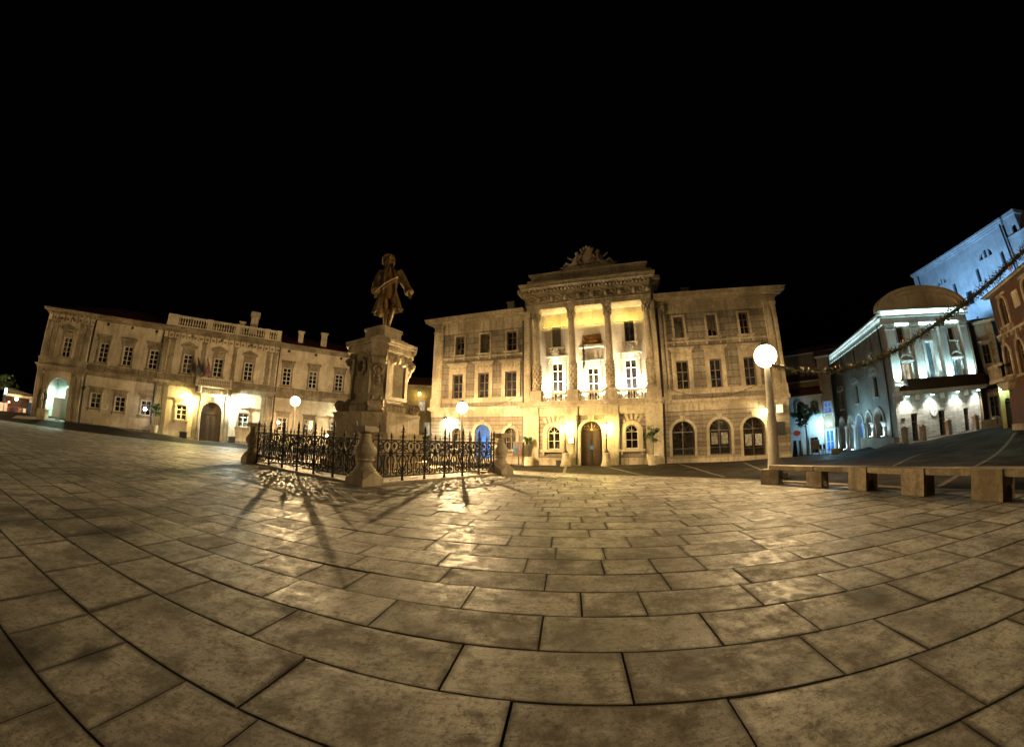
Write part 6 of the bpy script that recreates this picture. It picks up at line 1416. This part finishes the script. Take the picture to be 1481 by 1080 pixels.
q = thing('hanging_lamp', 'warm star bright lamp hanging under the kiosk awning', 'lamp', Vector(mp_(-69.0, 65)) + Vector((0, 0, 1.95)) ); MB().ball((0, 0, 0), .2, 10, 8).build('globe', glow((1., .6, .3), 60), q, True); MB().tube([(0, 0, .2), (0, 0, .8)], .015, 5).build('cord', 'iron', q)
q = thing('market_lamp', 'small blue green lamp on a pole at the market', 'lamp', mp_(-70.25, 64)); MB().tube([(0, 0, 0), (0, 0, 2.35)], .04, 6).build('post', 'metal_dark', q); MB().lathe([(.05, 2.35), (.14, 2.5), (.14, 2.85), (.05, 3.0)], 0, 0, 0, 10).build('lantern', glow((.2, .7, 1.), 45), q, True)
q = thing('red_lamp', 'small red lamp on a short post at the market', 'lamp', mp_(-69.75, 64)); MB().tube([(0, 0, 0), (0, 0, 1.35)], .03, 6).build('post', 'metal_dark', q); MB().ball((0, 0, 1.42), .11, 8, 6).build('globe', glow((1., .12, .05), 40), q, True)
q = thing('freezer_cabinet', 'white ice chest standing at the market edge', 'cabinet', mp_(-70.4, 65), R(70)); MB().box(-.6, .6, -.4, .4, .05, 1.2).build('body', 'white_panel', q); MB().box(-.64, .64, -.44, .44, 1.2, 1.28).build('lid', 'white_panel', q)
q = thing('blue_banner', 'tall blue banner stand next to the end of the palace', 'banner', mp_(-67.3, 60), R(67)); MB().box(-.3, .3, -.02, .02, .1, 1.9).build('cloth', 'blue_paint', q); MB().box(-.3, .3, -.025, .0251, 1.5, 1.85).build('emblem', 'white_panel', q); MB().box(-.34, .34, -.15, .15, 0, .1).build('base', 'metal_dark', q)
for i, (az_, mt) in enumerate(((-68.9, 'blue_paint'), (-68.35, 'white_panel'))):
    q = thing('stool', ('blue stool in front of the market kiosk', 'white stool in front of the market kiosk')[i], 'stool', mp_(az_, 63), .3, 'stools at the kiosk'); MB().lathe([(.2, .7), (.22, .74), (.2, .78)], 0, 0, 0, 12).build('seat', mt, q)
    for x in (-.15, .15):
        for y in (-.15, .15): MB().tube([(x * 1.2, y * 1.2, 0), (x, y, .7)], .02, 5).build('leg', mt, q)
p = mp_(-70.4, 72); tree('market_tree', 'dark tree crown lit orange from below behind the market', 'tree', p[:2], p[2], 5.2, (3.2, 1.5, 1.0), 41, .3, 700, None, .15)

# ------------------------------------------------------------------ world, camera, output
w = bpy.data.worlds.new('World'); sc.world = w; w.use_nodes = True
nt = w.node_tree; bg = nt.nodes['Background']; sk = nt.nodes.new('ShaderNodeTexSky'); sk.sky_type = 'NISHITA'; sk.sun_disc = False
sk.sun_elevation = R(-5); sk.sun_rotation = R(200); nt.links.new(sk.outputs[0], bg.inputs[0]); bg.inputs[1].default_value = .06
cd = bpy.data.cameras.new('Camera'); cam = bpy.data.objects.new('Camera', cd); COL.objects.link(cam); sc.camera = cam
cam.location = (0, 0, 1.5)
PITCH, ROLL = 10.8017, .4612
POLY = (0., -.12674882865510068, -1.0504724757528125e-05, .00019073489463333803, -5.1558617897977415e-06)   # stereographic fisheye, 7.9 mm
cam.rotation_euler = (Matrix.Rotation(R(90 + PITCH), 3, 'X') @ Matrix.Rotation(R(ROLL), 3, 'Z')).to_euler()
cd.type = 'PANO'; cd.panorama_type = 'FISHEYE_LENS_POLYNOMIAL'; cd.sensor_fit = 'HORIZONTAL'; cd.sensor_width = 22.5; cd.sensor_height = 16.4
cd.fisheye_fov = R(240); cd.clip_start = .05; cd.clip_end = 2000
for i, k_ in enumerate(POLY): setattr(cd, 'fisheye_polynomial_k%d' % i, k_)
sc.render.engine = 'CYCLES'; sc.cycles.use_denoising = True
try: sc.cycles.denoiser = 'OPENIMAGEDENOISE'
except Exception: pass
sc.cycles.use_adaptive_sampling = False; sc.cycles.max_bounces = 5; sc.cycles.diffuse_bounces = 3; sc.cycles.glossy_bounces = 3; sc.cycles.transmission_bounces = 2
sc.cycles.sample_clamp_indirect = 6.; sc.cycles.caustics_reflective = False; sc.cycles.use_light_tree = True
vs = sc.view_settings; vs.view_transform = 'Standard'; vs.look = 'None'; vs.exposure = 0.; vs.gamma = 1.; vs.use_curve_mapping = False
sc.render.resolution_x, sc.render.resolution_y = 1024, 746
